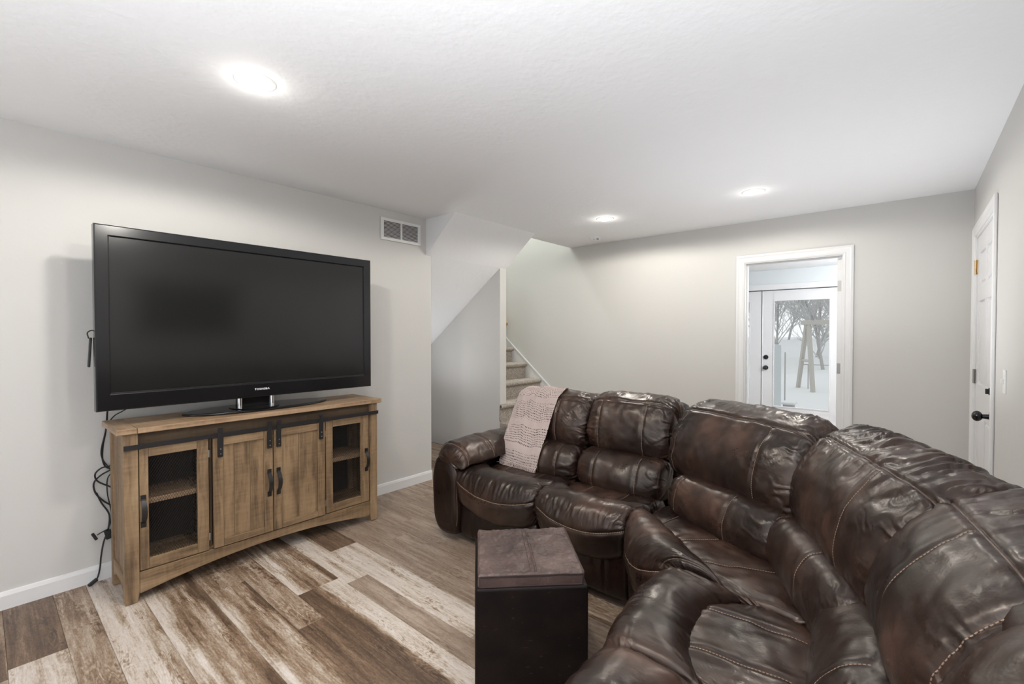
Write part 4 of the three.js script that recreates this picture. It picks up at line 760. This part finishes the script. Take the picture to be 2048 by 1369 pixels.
// ------------------------------------------------------------------ storage cube
{
  const t = thing('storage_ottoman', 'square dark brown leather storage ottoman with scuffed sides and a lighter lid', 'ottoman', [-1.212, 0, -1.502], Math.PI / 4);
  const a = 0.2155;
  mesh('ottoman_box', [box(-a, a, 0.012, 0.418, -a, a, 0.010)], M.ottomanSide, t);
  const l = 0.203, prof = [];
  // lid: padded top with a soft edge
  const g = new THREE.PlaneGeometry(2 * l, 2 * l, 70, 70); g.rotateX(-Math.PI / 2);
  const p = g.attributes.position; for (let i = 0; i < p.count; i++) { const x = p.getX(i) / l, z = p.getZ(i) / l, e = Math.max(Math.abs(x), Math.abs(z)), ed = Math.min(1, (1 - e) / 0.05); const seam = Math.exp(-(((x - 0.02) * l / 0.010) ** 2)); p.setY(i, 0.464 - 0.010 * (1 - Math.sqrt(Math.max(0, 1 - (1 - ed) ** 2))) + 0.004 * N2(x * 2.1, z * 2.1) + 0.0022 * N2(x * 7, z * 7) - 0.002 * seam + 0.004 * Math.exp(-(((1 - e) / 0.06) ** 2))); }
  g.computeVertexNormals(); const side = box(-l, l, 0.408, 0.4595, -l, l, 0.010); 
  const gu = g.attributes.uv; for (let i = 0; i < gu.count; i++) gu.setXY(i, gu.getX(i) * 0.4, gu.getY(i) * 0.4);
  const lid = mesh('lid', [g, side], M.ottomanTop, t);
  for (const dx of [-0.008, 0.008, 0.016]) mesh('stitching', tube(Array.from({ length: 13 }, (_, i) => { const z = -l + 0.006 + (2 * l - 0.012) * i / 12, x = 0.006 + dx; return [x, 0.4650 + 0.004 * N2(x / l * 2.1, z / l * 2.1) + 0.0022 * N2(x / l * 7, z / l * 7) + (i === 0 || i === 12 ? -0.003 : 0), z]; }), 0.0009, 40, 4), M.piping, lid);
  const rim = []; for (const yy of [0.4585, 0.418]) { const pts = [], rr = 0.012, hl = l - 0.001; for (const [sx, sz, a0] of [[1, 1, 0], [-1, 1, 1], [-1, -1, 2], [1, -1, 3]]) { for (let k = 0; k <= 4; k++) { const an = (a0 + k / 4) * Math.PI / 2; pts.push([sx * (hl - rr) + rr * Math.cos(an), yy + 0.0008 * N2(sx + k, sz), sz * (hl - rr) + rr * Math.sin(an)]); } for (let k = 1; k < 6; k++) { const an = (a0 + 1) * Math.PI / 2, nx = [[-1, 1], [-1, -1], [1, -1], [1, 1]][a0], f = k / 6; pts.push([mix(sx * (hl - rr) + rr * Math.cos(an), nx[0] * (hl - rr) + rr * Math.cos(an), f), yy + 0.001 * N2(f * 3, a0), mix(sz * (hl - rr) + rr * Math.sin(an), nx[1] * (hl - rr) + rr * Math.sin(an), f)]); } } rim.push(tube(pts, 0.0028, 200, 6, true)); }
  mesh('piping', rim, M.ottomanTop, lid);
  for (const [x, z] of [[-1, -1], [1, -1], [1, 1], [-1, 1]]) mesh('foot', cyl(0.02, 0.018, 0.014, x * (a - 0.03), 0.007, z * (a - 0.03)), M.blackMatte, t);
}
// ------------------------------------------------------------------ outside in the snow
{
  const g = new THREE.PlaneGeometry(90, 60, 90, 60); g.rotateX(-Math.PI / 2); g.translate(-8, 0, -38.4); const p = g.attributes.position;
  for (let i = 0; i < p.count; i++) { const x = p.getX(i), z = p.getZ(i), far = sstep(-10, -40, z); p.setY(i, -0.16 + 1.1 * far + 0.12 * N2(x * 0.25, z * 0.25) * sstep(-9, -13, z)); }
  g.computeVertexNormals(); const sn = mesh('snow_ground', g, M.snow); tag(sn, null, null, null, 'structure');
  const gr = new THREE.PlaneGeometry(60, 40); gr.rotateX(-Math.PI / 2); gr.translate(-1, -0.16, FZ + 20.3); tag(mesh('snow_ground_rear', gr, M.snow), null, null, null, 'structure');
  const gy = (x, z) => -0.16 + 1.1 * sstep(-10, -40, z);
  // timber swing frame: two splayed legs, a cross piece and the top beam
  const sw = thing('swing_frame', 'weathered timber swing frame standing in the snow outside the glass door', 'swing frame', [-2.0, -0.30, -14]);
  const beam = (a, b, w, name = 'leg', m = M.timber) => { const A = new THREE.Vector3(...a), B = new THREE.Vector3(...b), L = A.distanceTo(B), q = box(-w / 2, w / 2, -L / 2, L / 2, -w / 2, w / 2, 0.008); q.applyQuaternion(new THREE.Quaternion().setFromUnitVectors(new THREE.Vector3(0, 1, 0), B.clone().sub(A).normalize())); q.translate(...A.add(B).multiplyScalar(0.5).toArray()); return mesh(name, q, m, sw); };
  beam([0.02, 1.94, 0], [-0.32, 0.0, -0.9], 0.085); beam([0.06, 1.94, 0], [0.22, 0.0, 0.3], 0.085); beam([-0.15, 0.98, -0.45], [0.14, 0.98, 0.1], 0.06, 'cross_piece'); beam([-0.10, 1.97, 0], [2.6, 2.0, 0.1], 0.11, 'top_beam');
  beam([-0.2, 0.86, -0.5], [1.4, 0.86, -0.5], 0.02, 'rope', M.bark); beam([0.0, 0.86, -0.45], [0.0, 0.1, -0.45], 0.025, 'rope', M.bark);
  const pn = thing('outdoor_panel', 'tall blue-grey panel standing outside the glass door', 'panel', [-1.89, -0.16, -9.6]);
  mesh('panel_board', box(0, 0.14, 0, 1.34, -0.04, 0.0, 0.006), M.blueWall, pn); mesh('panel_foot', box(-0.05, 0.2, -0.06, 0.01, -0.1, 0.06, 0.006), M.blueWall, pn);
  const cr = thing('planter_box', 'small snow-topped timber planter box outside the glass door', 'planter', [-1.80, -0.22, -10.6]);
  mesh('planter_side', box(-0.07, 0.10, 0, 0.20, -0.10, 0.16, 0.01), M.bark, cr); mesh('snow_cap', new RoundedBoxGeometry(0.24, 0.05, 0.32, 3, 0.022).translate(0.02, 0.22, 0.03), M.snow, cr);
  const fp = thing('garden_stake', 'thin grey garden stake in the snow left of the swing frame', 'stake', [-2.11, -0.2, -12]); mesh('stake', box(-0.012, 0.012, 0, 1.16, -0.012, 0.012, 0.002), M.bark, fp);
  // bare winter trees
  const branchy = (seed, h) => {
    const r = rng(seed), trunk = [], twigs = [];
    const grow = (p, dir, len, rad, lev) => {
      const pts = [p.clone()]; let q = p.clone(), d = dir.clone(); const n = 4;
      for (let i = 0; i < n; i++) { d.add(new THREE.Vector3((r() - 0.5) * 0.45, (r() - 0.35) * 0.25, (r() - 0.5) * 0.45)).normalize(); q = q.clone().addScaledVector(d, len / n); pts.push(q); }
      (lev < 1 ? trunk : twigs).push(taper(pts, rad, rad * 0.45, lev < 1 ? 8 : 4));
      if (lev < 3) { const k = lev === 0 ? 20 : lev === 1 ? 7 : 4; for (let i = 0; i < k; i++) { const u = (lev ? 0.15 : 0.10) + 0.85 * r(), a = pts[Math.min(n - 1, Math.floor(u * n))].clone().lerp(pts[Math.min(n, Math.floor(u * n) + 1)], u * n % 1); const nd = d.clone().add(new THREE.Vector3((r() - 0.5) * 2.4, (r() - 0.25) * 1.2, (r() - 0.5) * 2.4)).normalize(); grow(a, nd, len * (0.36 + 0.25 * r()), rad * (0.34 + 0.15 * r()) + 0.003, lev + 1); } }
    };
    grow(new THREE.Vector3(0, -0.2, 0), new THREE.Vector3((r() - 0.5) * 0.15, 1, (r() - 0.5) * 0.15), h, 0.05 + 0.008 * h * r(), 0);
    return [trunk, twigs];
  };
  function taper(pts, r0, r1, rad) { const c = new THREE.CatmullRomCurve3(pts), n = pts.length + 2, g2 = new THREE.TubeGeometry(c, n, 1, rad, false), pp = g2.attributes.position; for (let i = 0; i <= n; i++) { const o = c.getPointAt(i / n), k = mix(r0, r1, i / n); for (let j = 0; j <= rad; j++) { const a = i * (rad + 1) + j; pp.setXYZ(a, o.x + (pp.getX(a) - o.x) * k, o.y + (pp.getY(a) - o.y) * k, o.z + (pp.getZ(a) - o.z) * k); } } return g2; }
  const kinds = [[501, 5.0], [502, 6.0], [503, 5.5]].map(([s, h]) => branchy(s, h).map((l) => merge(l)));
  const spots = [[-3.05, -24, 0, 0.8], [-4.9, -26, 1, 0.8], [-2.3, -20, 2, 0.7], [-4.3, -32, 2, 1.0], [-7.4, -34, 0, 1.0], [-5.0, -41, 1, 1.2], [-8.6, -43, 2, 1.2], [-3.4, -47, 0, 1.3], [-4.25, -22.5, 1, 0.7], [-6.6, -38.5, 1, 1.1]];
  const names = ['bare tree just behind the swing frame', 'bare tree left of the swing frame', 'bare tree right of the swing frame'];
  spots.forEach(([x, z, k, sc], i) => {
    const t = thing('bare_tree', names[i] || 'bare grey winter tree in the woods behind the swing frame', 'tree', [x, gy(x, z), z], i * 2.1, i < 3 ? undefined : 'trees in the snowy woods'); t.scale.setScalar(sc);
    mesh('trunk', kinds[k][0], M.bark, t); const b = mesh('branches', kinds[k][1], M.twig, t); b.userData.kind = 'stuff';
  });
}
renderer.render(scene, camera);
